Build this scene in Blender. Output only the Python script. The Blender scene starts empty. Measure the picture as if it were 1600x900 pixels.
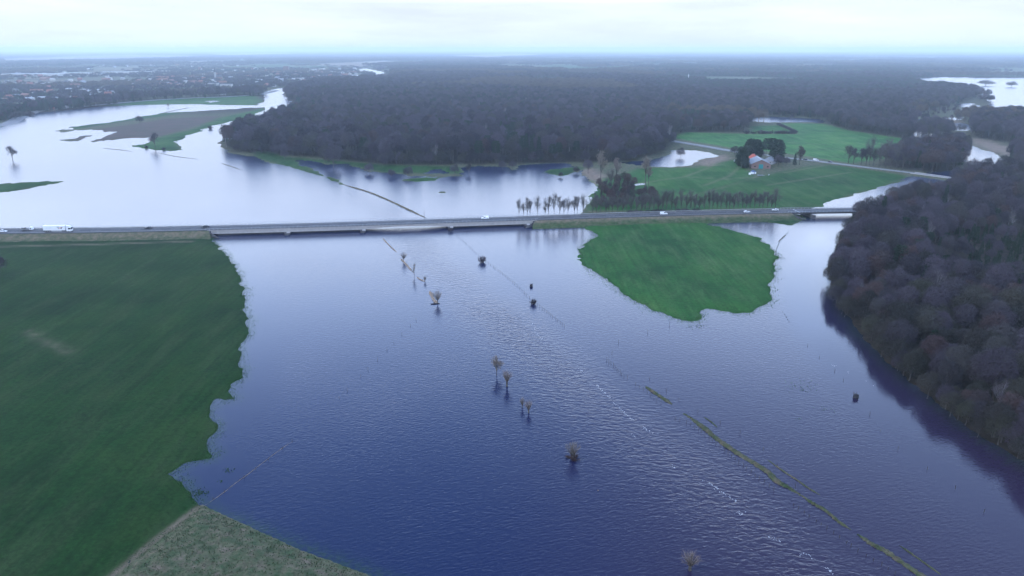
import bpy, math, random
import numpy as np
from mathutils import Vector

rng = np.random.default_rng(7)
random.seed(7)
scene = bpy.context.scene
C = scene.collection

# ------------------------------------------------------------------ camera, world, sun, exposure
CAM_H, PITCH, F = 110.0, math.radians(18.1), 1142.0          # metres, down-tilt, focal length in pixels of a 1600 wide frame
SP, CP = math.sin(PITCH), math.cos(PITCH)
cam_d = bpy.data.cameras.new('camera')
cam_d.sensor_width = 36.0
cam_d.lens = 36.0 * F / 1600.0
cam_d.clip_start = 1.0
cam_d.clip_end = 120000.0
cam = bpy.data.objects.new('camera', cam_d)
cam.location = (0, 0, CAM_H)
cam.rotation_euler = (math.pi / 2 - PITCH, 0, 0)
C.objects.link(cam)
scene.camera = cam

SUN_EL, SUN_AZ = math.radians(48), math.radians(250)          # high behind the clouds, behind the camera
world = bpy.data.worlds.new('World')
scene.world = world
world.use_nodes = True
wn, wl = world.node_tree.nodes, world.node_tree.links
wn.clear()
def N(nodes, typ, **kw):
    n = nodes.new(typ)
    for k, v in kw.items():
        setattr(n, k, v)
    return n
sky = N(wn, 'ShaderNodeTexSky', sky_type='NISHITA', sun_disc=False)
sky.sun_elevation = SUN_EL
sky.sun_rotation = SUN_AZ
sky.altitude = 100.0
sky.air_density = 1.0
sky.dust_density = 1.0
sky.ozone_density = 2.0
tc = N(wn, 'ShaderNodeTexCoord')
sep = N(wn, 'ShaderNodeSeparateXYZ')
wl.new(tc.outputs['Generated'], sep.inputs[0])
STR = 0.13
def ramp_z(stops):
    r = N(wn, 'ShaderNodeValToRGB')
    e = r.color_ramp.elements
    while len(e) < len(stops):
        e.new(0.5)
    for i, (p, c) in enumerate(stops):
        e[i].position = p
        e[i].color = (*c, 1)
    wl.new(sep.outputs['Z'], r.inputs[0])
    return r.outputs[0]
# cloud veil: closed towards the horizon, thinning overhead where the blue sky comes through
veil = ramp_z([(0.0, (.97,) * 3), (0.20, (.95,) * 3), (0.38, (.70,) * 3), (0.62, (.36,) * 3), (1.0, (.28,) * 3)])
cloud = ramp_z([(0.0, (.345, .385, .43)), (0.055, (.38, .42, .46)), (0.13, (1.28, 1.36, 1.50)), (0.21, (1.24, 1.48, 1.90)), (0.33, (.94, 1.28, 1.98)), (0.55, (.36, .62, 1.24)), (1.0, (.17, .37, .90))])
mp = N(wn, 'ShaderNodeMapping')
mp.inputs['Scale'].default_value = (1.0, 1.0, 6.0)
wl.new(tc.outputs['Generated'], mp.inputs[0])
cn = N(wn, 'ShaderNodeTexNoise')
cn.inputs['Scale'].default_value = 3.2
cn.inputs['Detail'].default_value = 7.0
cn.inputs['Roughness'].default_value = 0.55
wl.new(mp.outputs[0], cn.inputs['Vector'])
cr = N(wn, 'ShaderNodeMapRange')
cr.inputs['From Min'].default_value = 0.3
cr.inputs['From Max'].default_value = 0.7
cr.inputs['To Min'].default_value = 0.84 * 2.5 / STR
cr.inputs['To Max'].default_value = 1.12 * 2.5 / STR
wl.new(cn.outputs['Fac'], cr.inputs['Value'])
ccol = N(wn, 'ShaderNodeVectorMath', operation='SCALE')
wl.new(cloud, ccol.inputs[0])
wl.new(cr.outputs[0], ccol.inputs['Scale'])
mix = N(wn, 'ShaderNodeMix', data_type='RGBA')
wl.new(veil, mix.inputs['Factor'])
wl.new(sky.outputs[0], mix.inputs[6])
wl.new(ccol.outputs[0], mix.inputs[7])
bg = N(wn, 'ShaderNodeBackground')
bg.inputs['Strength'].default_value = STR
wl.new(mix.outputs[2], bg.inputs['Color'])
wo = N(wn, 'ShaderNodeOutputWorld')
wl.new(bg.outputs[0], wo.inputs['Surface'])

sun_d = bpy.data.lights.new('sun', 'SUN')
sun_d.energy = 1.1
sun_d.angle = math.radians(25)
sun_d.color = (1.0, 0.98, 0.95)
sun = bpy.data.objects.new('sun', sun_d)
sun.rotation_euler = (math.pi / 2 - SUN_EL, 0, math.pi - SUN_AZ + math.pi)
C.objects.link(sun)
sd_ = Vector((math.sin(SUN_AZ) * math.cos(SUN_EL), math.cos(SUN_AZ) * math.cos(SUN_EL), math.sin(SUN_EL)))
sun.rotation_euler = (-sd_).to_track_quat('-Z', 'Y').to_euler()

vs = scene.view_settings
vs.view_transform = 'Standard'
vs.look = 'None'
vs.gamma = 1.0
vs.exposure = 0.0
scene.display_settings.display_device = 'sRGB'
scene.cycles.use_denoising = True
scene.cycles.max_bounces = 8
scene.cycles.diffuse_bounces = 2
scene.cycles.glossy_bounces = 3
scene.cycles.volume_bounces = 5
scene.cycles.transparent_max_bounces = 8
scene.cycles.caustics_reflective = False
scene.cycles.caustics_refractive = False

# ------------------------------------------------------------------ helpers
def P(px, py, z=0.0):
    """the point at height z seen at (px, py) of the 1600x900 photograph"""
    x = (px - 800.0) / F
    y = (450.0 - py) / F
    dy = CP + y * SP
    dz = -SP + y * CP
    t = (z - CAM_H) / dz
    return (t * x, t * dy, z)
def PW(pts, z=0.0):
    return np.array([P(a, b, z)[:2] for a, b in pts])
def px_of(X, Y, z=0.0):
    d = Y * CP + (CAM_H - z) * SP
    v = (z - CAM_H) * CP + Y * SP
    return 800 + F * X / d, 450 - F * v / d

def hash2(i, j, seed):
    h = (i.astype(np.int64) * 374761393 + j.astype(np.int64) * 668265263 + seed * 1442695041) & 0x7fffffff
    h = ((h ^ (h >> 13)) * 1274126177) & 0x7fffffff
    h = h ^ (h >> 16)
    return (h & 0xffff) / 65535.0
def vnoise(x, y, seed=0):
    xi, yi = np.floor(x), np.floor(y)
    u, v = x - xi, y - yi
    u, v = u * u * (3 - 2 * u), v * v * (3 - 2 * v)
    a, b = hash2(xi, yi, seed), hash2(xi + 1, yi, seed)
    c, d = hash2(xi, yi + 1, seed), hash2(xi + 1, yi + 1, seed)
    return (a * (1 - u) + b * u) * (1 - v) + (c * (1 - u) + d * u) * v * 1.0 - 0.5
def smooth01(t):
    t = np.clip(t, 0, 1)
    return t * t * (3 - 2 * t)

def inside(poly, X, Y):
    r = np.zeros(X.shape, bool)
    n = len(poly)
    for i in range(n):
        x0, y0 = poly[i]
        x1, y1 = poly[(i + 1) % n]
        if y0 == y1:
            continue
        c = ((y0 > Y) != (y1 > Y))
        r ^= c & (X < (x1 - x0) * (Y - y0) / (y1 - y0) + x0)
    return r
BIG = 1e4
def sdist(poly, X, Y, margin=None):
    """signed distance, positive inside; -BIG far outside"""
    out = np.full(X.shape, -BIG)
    lo, hi = poly.min(0), poly.max(0)
    m = max(40.0, 0.06 * hi[1]) if margin is None else margin
    k = (X > lo[0] - m) & (X < hi[0] + m) & (Y > lo[1] - m) & (Y < hi[1] + m)
    if not k.any():
        return out
    x, y = X[k], Y[k]
    d2 = np.full(x.shape, 1e18)
    n = len(poly)
    for i in range(n):
        a, b = poly[i], poly[(i + 1) % n]
        e = b - a
        L = float(e @ e)
        if L == 0:
            continue
        t = np.clip(((x - a[0]) * e[0] + (y - a[1]) * e[1]) / L, 0, 1)
        d2 = np.minimum(d2, (x - a[0] - t * e[0]) ** 2 + (y - a[1] - t * e[1]) ** 2)
    out[k] = np.where(inside(poly, x, y), 1, -1) * np.sqrt(d2)
    return out
def line_dist(pts, X, Y):
    d2 = np.full(X.shape, 1e18)
    for a, b in zip(pts[:-1], pts[1:]):
        e = b - a
        L = float(e @ e)
        t = np.clip(((X - a[0]) * e[0] + (Y - a[1]) * e[1]) / L, 0, 1)
        d2 = np.minimum(d2, (X - a[0] - t * e[0]) ** 2 + (Y - a[1] - t * e[1]) ** 2)
    return np.sqrt(d2)

def mesh_np(name, verts, faces, mat=None, smooth=False):
    """verts (n,3); faces: list of tuples or (m,k) array"""
    me = bpy.data.meshes.new(name)
    if isinstance(faces, np.ndarray) and len(faces):
        v = np.asarray(verts, np.float32)
        m, k = faces.shape
        me.vertices.add(len(v))
        me.vertices.foreach_set('co', v.ravel())
        me.loops.add(m * k)
        me.loops.foreach_set('vertex_index', faces.astype(np.int32).ravel())
        me.polygons.add(m)
        me.polygons.foreach_set('loop_start', np.arange(0, m * k, k, dtype=np.int32))
        me.update(calc_edges=True)
    else:
        me.from_pydata([tuple(map(float, p)) for p in verts], [], faces)
        me.update()
    if smooth:
        me.polygons.foreach_set('use_smooth', np.ones(len(me.polygons), bool))
    if mat is not None:
        me.materials.append(mat)
    return me
def obj(name, me, parent=None, loc=None, rz=0.0):
    o = bpy.data.objects.new(name, me)
    C.objects.link(o)
    if parent is not None:
        o.parent = parent
    if loc is not None:
        o.location = loc
    o.rotation_euler.z = rz
    return o
def tag(o, label=None, cat=None, group=None, kind=None):
    if label: o['label'] = label
    if cat: o['category'] = cat
    if group: o['group'] = group
    if kind: o['kind'] = kind
    return o
def thing(name, label, cat, loc=(0, 0, 0), rz=0.0, group=None):
    o = bpy.data.objects.new(name, None)
    o.empty_display_size = 0.5
    C.objects.link(o)
    o.location = loc
    o.rotation_euler.z = rz
    return tag(o, label, cat, group)

class MB:
    """collects boxes, prisms and tubes for one mesh"""
    def __init__(s):
        s.v, s.f = [], []
    def add(s, v, f):
        b = len(s.v)
        s.v += [tuple(p) for p in v]
        s.f += [tuple(i + b for i in q) for q in f]
    def box(s, x0, x1, y0, y1, z0, z1):
        s.add([(x0, y0, z0), (x1, y0, z0), (x1, y1, z0), (x0, y1, z0), (x0, y0, z1), (x1, y0, z1), (x1, y1, z1), (x0, y1, z1)],
              [(0, 3, 2, 1), (4, 5, 6, 7), (0, 1, 5, 4), (1, 2, 6, 5), (2, 3, 7, 6), (3, 0, 4, 7)])
    def prism_y(s, prof, y0, y1):
        """profile in x,z extruded along y"""
        n = len(prof)
        s.add([(x, y0, z) for x, z in prof] + [(x, y1, z) for x, z in prof],
              [tuple(range(n)), tuple(range(2 * n - 1, n - 1, -1))] + [(i, i + n, (i + 1) % n + n, (i + 1) % n) for i in range(n)])
    def tube(s, pts, rad, sides=6, cap=True):
        pts = [Vector(p) for p in pts]
        rings = []
        for i, p in enumerate(pts):
            t = (pts[min(i + 1, len(pts) - 1)] - pts[max(i - 1, 0)]).normalized()
            a = t.cross(Vector((0, 0, 1)))
            if a.length < 1e-3:
                a = Vector((1, 0, 0))
            a.normalize()
            b = t.cross(a)
            r = rad[i] if hasattr(rad, '__len__') else rad
            rings.append([p + (a * math.cos(2 * math.pi * k / sides) + b * math.sin(2 * math.pi * k / sides)) * r for k in range(sides)])
        v = [q for ring in rings for q in ring]
        f = []
        for i in range(len(pts) - 1):
            for k in range(sides):
                k2 = (k + 1) % sides
                f.append((i * sides + k, i * sides + k2, (i + 1) * sides + k2, (i + 1) * sides + k))
        if cap:
            f.append(tuple(range(sides))[::-1])
            f.append(tuple(range((len(pts) - 1) * sides, len(pts) * sides)))
        s.add(v, f)
    def cyl_y(s, cx, cz, r, y0, y1, n=12):
        s.prism_y([(cx + r * math.cos(2 * math.pi * k / n), cz + r * math.sin(2 * math.pi * k / n)) for k in range(n)], y0, y1)
    def mesh(s, name, mat, smooth=False):
        return mesh_np(name, s.v, s.f, mat, smooth)
    def build(s, name, mat, parent=None, smooth=False):
        return obj(name, s.mesh(name, mat, smooth), parent)

# ------------------------------------------------------------------ materials
def mat_new(name):
    m = bpy.data.materials.new(name)
    m.use_nodes = True
    nt = m.node_tree
    b = nt.nodes['Principled BSDF']
    return m, nt.nodes, nt.links, b
def simple(name, col, rough=0.7, var=0.12, scale=3.0, metallic=0.0, spec=0.4):
    m, n, l, b = mat_new(name)
    t = N(n, 'ShaderNodeTexCoord')
    no = N(n, 'ShaderNodeTexNoise')
    no.inputs['Scale'].default_value = scale
    no.inputs['Detail'].default_value = 5
    l.new(t.outputs['Object'], no.inputs['Vector'])
    mr = N(n, 'ShaderNodeMapRange')
    mr.inputs['From Min'].default_value = 0.3
    mr.inputs['From Max'].default_value = 0.7
    mr.inputs['To Min'].default_value = 1 - var
    mr.inputs['To Max'].default_value = 1 + var
    l.new(no.outputs['Fac'], mr.inputs['Value'])
    sc = N(n, 'ShaderNodeVectorMath', operation='SCALE')
    sc.inputs[0].default_value = col
    l.new(mr.outputs[0], sc.inputs['Scale'])
    l.new(sc.outputs[0], b.inputs['Base Color'])
    b.inputs['Roughness'].default_value = rough
    b.inputs['Metallic'].default_value = metallic
    b.inputs['Specular IOR Level'].default_value = spec
    return m
def foliage_mat(name, cols, rough=0.9):
    """colour varies from plant to plant (object random + tint attribute)"""
    m, n, l, b = mat_new(name)
    oi = N(n, 'ShaderNodeObjectInfo')
    at = N(n, 'ShaderNodeAttribute', attribute_name='tint')
    ad = N(n, 'ShaderNodeMath', operation='ADD')
    l.new(oi.outputs['Random'], ad.inputs[0])
    l.new(at.outputs['Fac'], ad.inputs[1])
    fr = N(n, 'ShaderNodeMath', operation='FRACT')
    l.new(ad.outputs[0], fr.inputs[0])
    ra = N(n, 'ShaderNodeValToRGB')
    e = ra.color_ramp.elements
    while len(e) < len(cols):
        e.new(0.5)
    for i, c in enumerate(cols):
        e[i].position = i / (len(cols) - 1)
        e[i].color = (*c, 1)
    l.new(fr.outputs[0], ra.inputs[0])
    l.new(ra.outputs[0], b.inputs['Base Color'])
    b.inputs['Roughness'].default_value = rough
    b.inputs['Specular IOR Level'].default_value = 0.15
    return m

M = {}
M['birch_bark'] = simple('pale_birch_bark', (0.20, 0.19, 0.195), 0.9, 0.3, 1.5)
M['bark'] = simple('bark', (0.070, 0.062, 0.055), 0.9, 0.3, 1.5)
M['twig'] = foliage_mat('bare_twigs', [(0.045, 0.037, 0.050), (0.088, 0.072, 0.094), (0.029, 0.025, 0.033), (0.058, 0.056, 0.047), (0.074, 0.060, 0.080), (0.034, 0.032, 0.036), (0.066, 0.055, 0.070)])
M['olive_twig'] = foliage_mat('mossy_twigs', [(0.030, 0.031, 0.024), (0.054, 0.050, 0.038), (0.024, 0.024, 0.022), (0.043, 0.038, 0.034), (0.050, 0.051, 0.034)])
M['row_twig'] = foliage_mat('row_twigs', [(0.10, 0.092, 0.092), (0.125, 0.112, 0.108), (0.09, 0.084, 0.088)])
M['brown_twig'] = foliage_mat('brown_twigs', [(0.085, 0.066, 0.052), (0.115, 0.090, 0.070), (0.07, 0.055, 0.046), (0.10, 0.085, 0.062)])
M['blue_needle'] = foliage_mat('far_needles', [(0.026, 0.056, 0.042), (0.036, 0.068, 0.050), (0.030, 0.058, 0.038)])
M['birch_twig'] = foliage_mat('birch_twigs', [(0.105, 0.088, 0.105), (0.13, 0.11, 0.12), (0.09, 0.078, 0.088)])
M['pale_twig'] = foliage_mat('pale_twigs', [(0.20, 0.165, 0.145), (0.24, 0.19, 0.165), (0.21, 0.18, 0.145)])
M['red_twig'] = foliage_mat('reddish_twigs', [(0.060, 0.038, 0.040), (0.080, 0.052, 0.050), (0.05, 0.038, 0.040)])
M['needle'] = foliage_mat('needles', [(0.018, 0.036, 0.022), (0.026, 0.046, 0.030), (0.022, 0.042, 0.020)])
M['concrete'] = simple('concrete', (0.42, 0.39, 0.37), 0.85, 0.12, 0.6)
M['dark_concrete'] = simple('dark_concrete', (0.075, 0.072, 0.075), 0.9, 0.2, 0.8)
M['asphalt'] = simple('asphalt', (0.060, 0.062, 0.068), 0.8, 0.15, 0.25)
M['pale_asphalt'] = simple('pale_asphalt', (0.21, 0.21, 0.215), 0.85, 0.12, 0.25)
M['white_paint'] = simple('road_paint', (0.62, 0.62, 0.62), 0.7, 0.1, 1.0)
M['steel'] = simple('galvanised_steel', (0.42, 0.43, 0.45), 0.45, 0.08, 2.0, 0.6)
M['car_white'] = simple('white_car_paint', (0.78, 0.79, 0.80), 0.28, 0.03, 1.0, 0.0, 0.5)
M['car_silver'] = simple('silver_car_paint', (0.40, 0.42, 0.45), 0.3, 0.04, 1.0, 0.5)
M['car_dark'] = simple('dark_car_paint', (0.016, 0.018, 0.028), 0.25, 0.1, 1.0)
M['car_glass'] = simple('dark_glass', (0.012, 0.015, 0.02), 0.08, 0.05, 1.0, 0.0, 0.6)
M['rubber'] = simple('rubber', (0.02, 0.02, 0.02), 0.85, 0.1)
M['trailer_white'] = simple('trailer_skin', (0.80, 0.80, 0.80), 0.4, 0.03, 0.5)
M['ink_dark'] = simple('dark_lettering', (0.03, 0.03, 0.05), 0.6, 0.0)
M['ink_red'] = simple('red_lettering', (0.55, 0.03, 0.04), 0.6, 0.0)
M['ink_grey'] = simple('grey_lettering', (0.42, 0.43, 0.45), 0.6, 0.0)
M['lamp_glass'] = simple('lamp_glass', (0.7, 0.7, 0.65), 0.15, 0.0)
M['lamp_red'] = simple('red_lamp_glass', (0.35, 0.02, 0.02), 0.2, 0.0)
M['post_wood'] = simple('weathered_wood', (0.055, 0.048, 0.045), 0.9, 0.25, 3.0)
M['brick'] = simple('brick', (0.20, 0.125, 0.105), 0.9, 0.2, 2.0)
M['pale_wall'] = simple('pale_wall', (0.48, 0.46, 0.44), 0.85, 0.1, 0.5)
M['grey_wall'] = simple('grey_wall', (0.34, 0.33, 0.33), 0.85, 0.1, 0.5)
M['tile_red'] = simple('red_roof_tiles', (0.26, 0.105, 0.082), 0.8, 0.15, 1.5)
M['farm_tile'] = simple('orange_roof_tiles', (0.42, 0.10, 0.065), 0.8, 0.15, 1.5)
M['tile_dark'] = simple('dark_roof_tiles', (0.085, 0.085, 0.095), 0.8, 0.2, 1.5)
M['tile_brown'] = simple('brown_roof_tiles', (0.22, 0.11, 0.085), 0.8, 0.2, 1.5)
M['roof_pale'] = simple('pale_roof', (0.44, 0.45, 0.47), 0.6, 0.08, 0.2)
M['roof_grey'] = simple('fibre_cement_roof', (0.27, 0.29, 0.32), 0.8, 0.15, 0.8)
M['teal'] = simple('teal_paint', (0.01, 0.20, 0.20), 0.6, 0.08)
M['blue_roof'] = simple('blue_sheet', (0.05, 0.10, 0.22), 0.6, 0.1)
M['foam'] = simple('foam', (0.75, 0.76, 0.78), 0.9, 0.1, 2.0)
M['straw'] = simple('straw', (0.26, 0.20, 0.15), 0.95, 0.25, 1.0)
M['rubble'] = simple('dark_timber', (0.03, 0.03, 0.035), 0.9, 0.3, 2.0)

# ground: cover weights are vertex attributes (r meadow, g rough grass, b plough, a wood floor)
def ground_mat():
    m, n, l, b = mat_new('ground_cover')
    geo = N(n, 'ShaderNodeNewGeometry')
    at = N(n, 'ShaderNodeAttribute', attribute_name='cover')
    at2 = N(n, 'ShaderNodeAttribute', attribute_name='cover2')
    s1 = N(n, 'ShaderNodeSeparateColor')
    l.new(at.outputs['Color'], s1.inputs[0])
    s2 = N(n, 'ShaderNodeSeparateColor')
    l.new(at2.outputs['Color'], s2.inputs[0])
    def noise(scale, detail=6, rough=0.6, stretch=(1, 1, 1), rot=0.0):
        mp = N(n, 'ShaderNodeMapping')
        mp.inputs['Scale'].default_value = stretch
        mp.inputs['Rotation'].default_value = (0, 0, rot)
        l.new(geo.outputs['Position'], mp.inputs[0])
        t = N(n, 'ShaderNodeTexNoise')
        t.inputs['Scale'].default_value = scale
        t.inputs['Detail'].default_value = detail
        t.inputs['Roughness'].default_value = rough
        l.new(mp.outputs[0], t.inputs['Vector'])
        return t.outputs['Fac']
    def ramp(fac, stops):
        r = N(n, 'ShaderNodeValToRGB')
        e = r.color_ramp.elements
        while len(e) < len(stops):
            e.new(0.5)
        for i, (p, c) in enumerate(stops):
            e[i].position = p
            e[i].color = (*c, 1)
        l.new(fac, r.inputs[0])
        return r.outputs[0]
    def mixc(f, a, bb, mode='MIX'):
        x = N(n, 'ShaderNodeMix', data_type='RGBA', blend_type=mode)
        if isinstance(f, float):
            x.inputs[0].default_value = f
        else:
            l.new(f, x.inputs[0])
        l.new(a, x.inputs[6])
        l.new(bb, x.inputs[7])
        return x.outputs[2]
    def tone_rgb():
        c = N(n, 'ShaderNodeCombineColor')
        for q in range(3): l.new(s2.outputs[2], c.inputs[q])
        return c.outputs[0]
    big = noise(0.018, 5, 0.6)
    fine = noise(0.9, 8, 0.75)
    streak = noise(0.10, 6, 0.65, (1.0, 0.25, 1), 0.35)
    meadow = ramp(big, [(0.34, (0.008, 0.048, 0.011)), (0.5, (0.017, 0.074, 0.015)), (0.66, (0.036, 0.094, 0.020))])
    patch = ramp(streak, [(0.47, (0, 0, 0)), (0.70, (1, 1, 1))])
    pm = N(n, 'ShaderNodeMath', operation='MULTIPLY')
    l.new(patch, pm.inputs[0]); pm.inputs[1].default_value = 0.65
    old = N(n, 'ShaderNodeRGB'); old.outputs[0].default_value = (0.058, 0.104, 0.036, 1)
    meadow = mixc(pm.outputs[0], meadow, old.outputs[0])
    meadow = mixc(1.0, meadow, tone_rgb(), 'MULTIPLY')
    mow = ramp(noise(0.55, 3, 0.5, (1.0, 0.02, 1), -0.05), [(0.35, (0.87, 0.87, 0.87)), (0.65, (1.11, 1.11, 1.11))])
    meadow = mixc(1.0, meadow, mow, 'MULTIPLY')
    grain = ramp(fine, [(0.30, (0.55, 0.55, 0.55)), (0.72, (1.35, 1.35, 1.35))])
    meadow = mixc(1.0, meadow, grain, 'MULTIPLY')
    mid = noise(0.35, 6, 0.65)
    rough = ramp(mid, [(0.36, (0.055, 0.085, 0.040)), (0.52, (0.105, 0.110, 0.062)), (0.66, (0.165, 0.135, 0.095))])
    rough = mixc(1.0, rough, grain, 'MULTIPLY')
    pl = noise(0.03, 7, 0.7, (1, 3, 1), 0.5)
    plough = ramp(pl, [(0.34, (0.060, 0.066, 0.040)), (0.5, (0.088, 0.070, 0.058)), (0.66, (0.12, 0.070, 0.060))])
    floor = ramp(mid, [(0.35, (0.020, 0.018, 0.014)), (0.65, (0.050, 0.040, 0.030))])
    col = rough
    col = mixc(s1.outputs[2], col, plough)
    col = mixc(s1.outputs[0], col, meadow)
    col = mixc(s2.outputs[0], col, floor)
    straw = ramp(mid, [(0.35, (0.16, 0.125, 0.09)), (0.65, (0.27, 0.20, 0.15))])
    col = mixc(s2.outputs[1], col, straw)
    l.new(col, b.inputs['Base Color'])
    b.inputs['Roughness'].default_value = 0.95
    b.inputs['Specular IOR Level'].default_value = 0.1
    bp = N(n, 'ShaderNodeBump')
    bp.inputs['Strength'].default_value = 0.6
    bp.inputs['Distance'].default_value = 0.25
    l.new(fine, bp.inputs['Height'])
    l.new(bp.outputs[0], b.inputs['Normal'])
    return m
M['ground'] = ground_mat()

def water_mat():
    m, n, l, b = mat_new('flood_water')
    geo = N(n, 'ShaderNodeNewGeometry')
    at = N(n, 'ShaderNodeAttribute', attribute_name='wave')
    sp = N(n, 'ShaderNodeSeparateColor')
    l.new(at.outputs['Color'], sp.inputs[0])
    def noise(scale, stretch, rot, detail=3, rough=0.5, dist=0.0):
        mp = N(n, 'ShaderNodeMapping')
        mp.vector_type = 'TEXTURE'
        mp.inputs['Rotation'].default_value = (0, 0, rot)
        mp.inputs['Scale'].default_value = stretch
        l.new(geo.outputs['Position'], mp.inputs[0])
        t = N(n, 'ShaderNodeTexNoise')
        t.inputs['Scale'].default_value = scale
        t.inputs['Detail'].default_value = detail
        t.inputs['Roughness'].default_value = rough
        t.inputs['Distortion'].default_value = dist
        l.new(mp.outputs[0], t.inputs['Vector'])
        return t.outputs['Fac']
    def mul(a, bb):
        x = N(n, 'ShaderNodeMath', operation='MULTIPLY')
        for i, v in enumerate((a, bb)):
            if isinstance(v, float): x.inputs[i].default_value = v
            else: l.new(v, x.inputs[i])
        return x.outputs[0]
    def add(a, bb):
        x = N(n, 'ShaderNodeMath', operation='ADD')
        l.new(a, x.inputs[0]); l.new(bb, x.inputs[1])
        return x.outputs[0]
    ripple = noise(1.45, (2.4, 1.0, 1.0), 0.30, 2, 0.5, 0.2)          # wind ripples, crests across the view
    chop = noise(0.75, (2.0, 1.0, 1.0), -0.12, 3, 0.55, 0.5)            # the current's short waves
    h = add(mul(ripple, mul(sp.outputs[0], 0.085)), mul(chop, mul(sp.outputs[1], 0.25)))
    bp = N(n, 'ShaderNodeBump')
    bp.inputs['Strength'].default_value = 1.0
    bp.inputs['Distance'].default_value = 1.0
    l.new(h, bp.inputs['Height'])
    l.new(bp.outputs[0], b.inputs['Normal'])
    sed = noise(0.012, (1.0, 2.0, 1.0), 0.9, 4, 0.6)
    ra = N(n, 'ShaderNodeValToRGB')
    ra.color_ramp.elements[0].position = 0.35
    ra.color_ramp.elements[0].color = (0.005, 0.013, 0.056, 1)
    ra.color_ramp.elements[1].position = 0.65
    ra.color_ramp.elements[1].color = (0.008, 0.016, 0.057, 1)
    l.new(sed, ra.inputs[0])
    silt = N(n, 'ShaderNodeRGB'); silt.outputs[0].default_value = (0.030, 0.020, 0.042, 1)
    mx = N(n, 'ShaderNodeMix', data_type='RGBA')
    l.new(sp.outputs[2], mx.inputs[0])
    l.new(ra.outputs[0], mx.inputs[6])
    l.new(silt.outputs[0], mx.inputs[7])
    sh = N(n, 'ShaderNodeAttribute', attribute_name='shallow')
    wob = noise(0.8, (1.0, 1.0, 1.0), 0.0, 5, 0.7)
    wr = N(n, 'ShaderNodeMapRange')
    wr.inputs['From Min'].default_value = 0.35; wr.inputs['From Max'].default_value = 0.62
    l.new(wob, wr.inputs['Value'])
    drowned = N(n, 'ShaderNodeRGB'); drowned.outputs[0].default_value = (0.020, 0.045, 0.030, 1)
    mx2 = N(n, 'ShaderNodeMix', data_type='RGBA')
    l.new(mul(sh.outputs['Fac'], wr.outputs[0]), mx2.inputs[0])
    l.new(mx.outputs[2], mx2.inputs[6])
    l.new(drowned.outputs[0], mx2.inputs[7])
    l.new(mx2.outputs[2], b.inputs['Base Color'])
    b.inputs['IOR'].default_value = 1.333
    b.inputs['Specular IOR Level'].default_value = 0.5
    l.new(at.outputs['Alpha'], b.inputs['Roughness'])
    return m
M['water'] = water_mat()

# ------------------------------------------------------------------ outlines (photo pixels put on the ground)
FLOOD = PW([(-500, 1300), (-420, 235), (-60, 214), (0, 200), (25, 187), (50, 177), (87, 174), (150, 167), (220, 164), (300, 163), (345, 164), (400, 165),
    (412, 158), (410, 146), (430, 139), (470, 134), (492, 131), (488, 135), (462, 139), (442, 146), (450, 154), (457, 161), (472, 170), (440, 182), (400, 196),
    (365, 211), (345, 224), (350, 233), (372, 241), (400, 245), (450, 249), (480, 252), (512, 258), (540, 256), (558, 262), (575, 270), (612, 271), (640, 276),
    (662, 273), (720, 272), (718, 262), (750, 260), (800, 262), (815, 257), (845, 257), (875, 255), (892, 257), (898, 263), (915, 264), (906, 270), (910, 275), (920, 281), (930, 289),
    (925, 297), (917, 312), (921, 322), (908, 331), (912, 343), (1050, 339), (1240, 331), (1289, 323), (1300, 317), (1340, 302), (1375, 294), (1420, 277), (1440, 271), (1490, 267),
    (1530, 262), (1600, 270), (1600, 278), (1510, 283), (1470, 287), (1440, 298), (1390, 318), (1352, 335), (1335, 350), (1320, 380), (1308, 415), (1300, 448), (1312, 482), (1342, 513), (1376, 550),
    (1418, 590), (1470, 634), (1530, 680), (1600, 724), (1760, 830), (2300, 1300)])
MEADOW_A = [(-700, 1300), (-600, 380), (0, 374), (333, 370), (338, 380), (346, 392), (356, 407), (368, 420), (374, 440), (378, 456), (381, 475), (386, 500), (389, 518), (387, 528),
    (377, 541), (379, 562), (379, 577), (374, 590), (362, 600), (354, 612), (367, 622), (350, 625), (333, 623), (330, 635), (325, 650), (337, 664), (333, 674), (312, 690), (318, 702), (328, 714), (300, 718), (284, 722), (276, 732),
    (259, 741), (276, 750), (287, 767), (300, 780), (318, 791), (175, 903), (-200, 1300)]
BANK_B = [(316, 790), (327, 796), (400, 830), (470, 862), (560, 895), (700, 950), (1000, 1060), (1000, 1300), (-250, 1300), (100, 960), (175, 903)]
ISLAND_C = [(900, 352), (910, 357), (926, 364), (924, 372), (912, 380), (907, 392), (907, 402), (917, 417), (932, 430), (950, 441), (970, 455), (995, 470), (1020, 487), (1047, 497), (1077, 505), (1093, 502),
    (1091, 488), (1102, 482), (1125, 486), (1150, 489), (1175, 487), (1187, 479), (1200, 475), (1212, 468), (1207, 458), (1203, 446), (1211, 430), (1210, 410), (1209, 395), (1200, 382), (1190, 377), (1185, 370),
    (1162, 365), (1137, 359), (1112, 350), (1120, 344), (1000, 346)]
FOOT_D = [(1180, 343), (1215, 350), (1238, 355), (1247, 349), (1258, 341), (1262, 335), (1230, 333), (1180, 338)]
FIELD_F = [(107, 199), (135, 195), (170, 191), (210, 185), (250, 177), (300, 174), (370, 170), (400, 168), (420, 167), (400, 180), (370, 188), (352, 192), (335, 196), (318, 203), (300, 210), (284, 218), (277, 225), (283, 231), (287, 235), (270, 236), (250, 235), (225, 231), (202, 229),
    (222, 225), (236, 222), (236, 215), (218, 216), (195, 217), (172, 219), (146, 222), (158, 215), (172, 208), (186, 206), (165, 206), (140, 203), (115, 203)]
LOBE_F = [(97, 219), (112, 217), (130, 212), (150, 210), (152, 211), (138, 216), (122, 221), (110, 221)]
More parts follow.
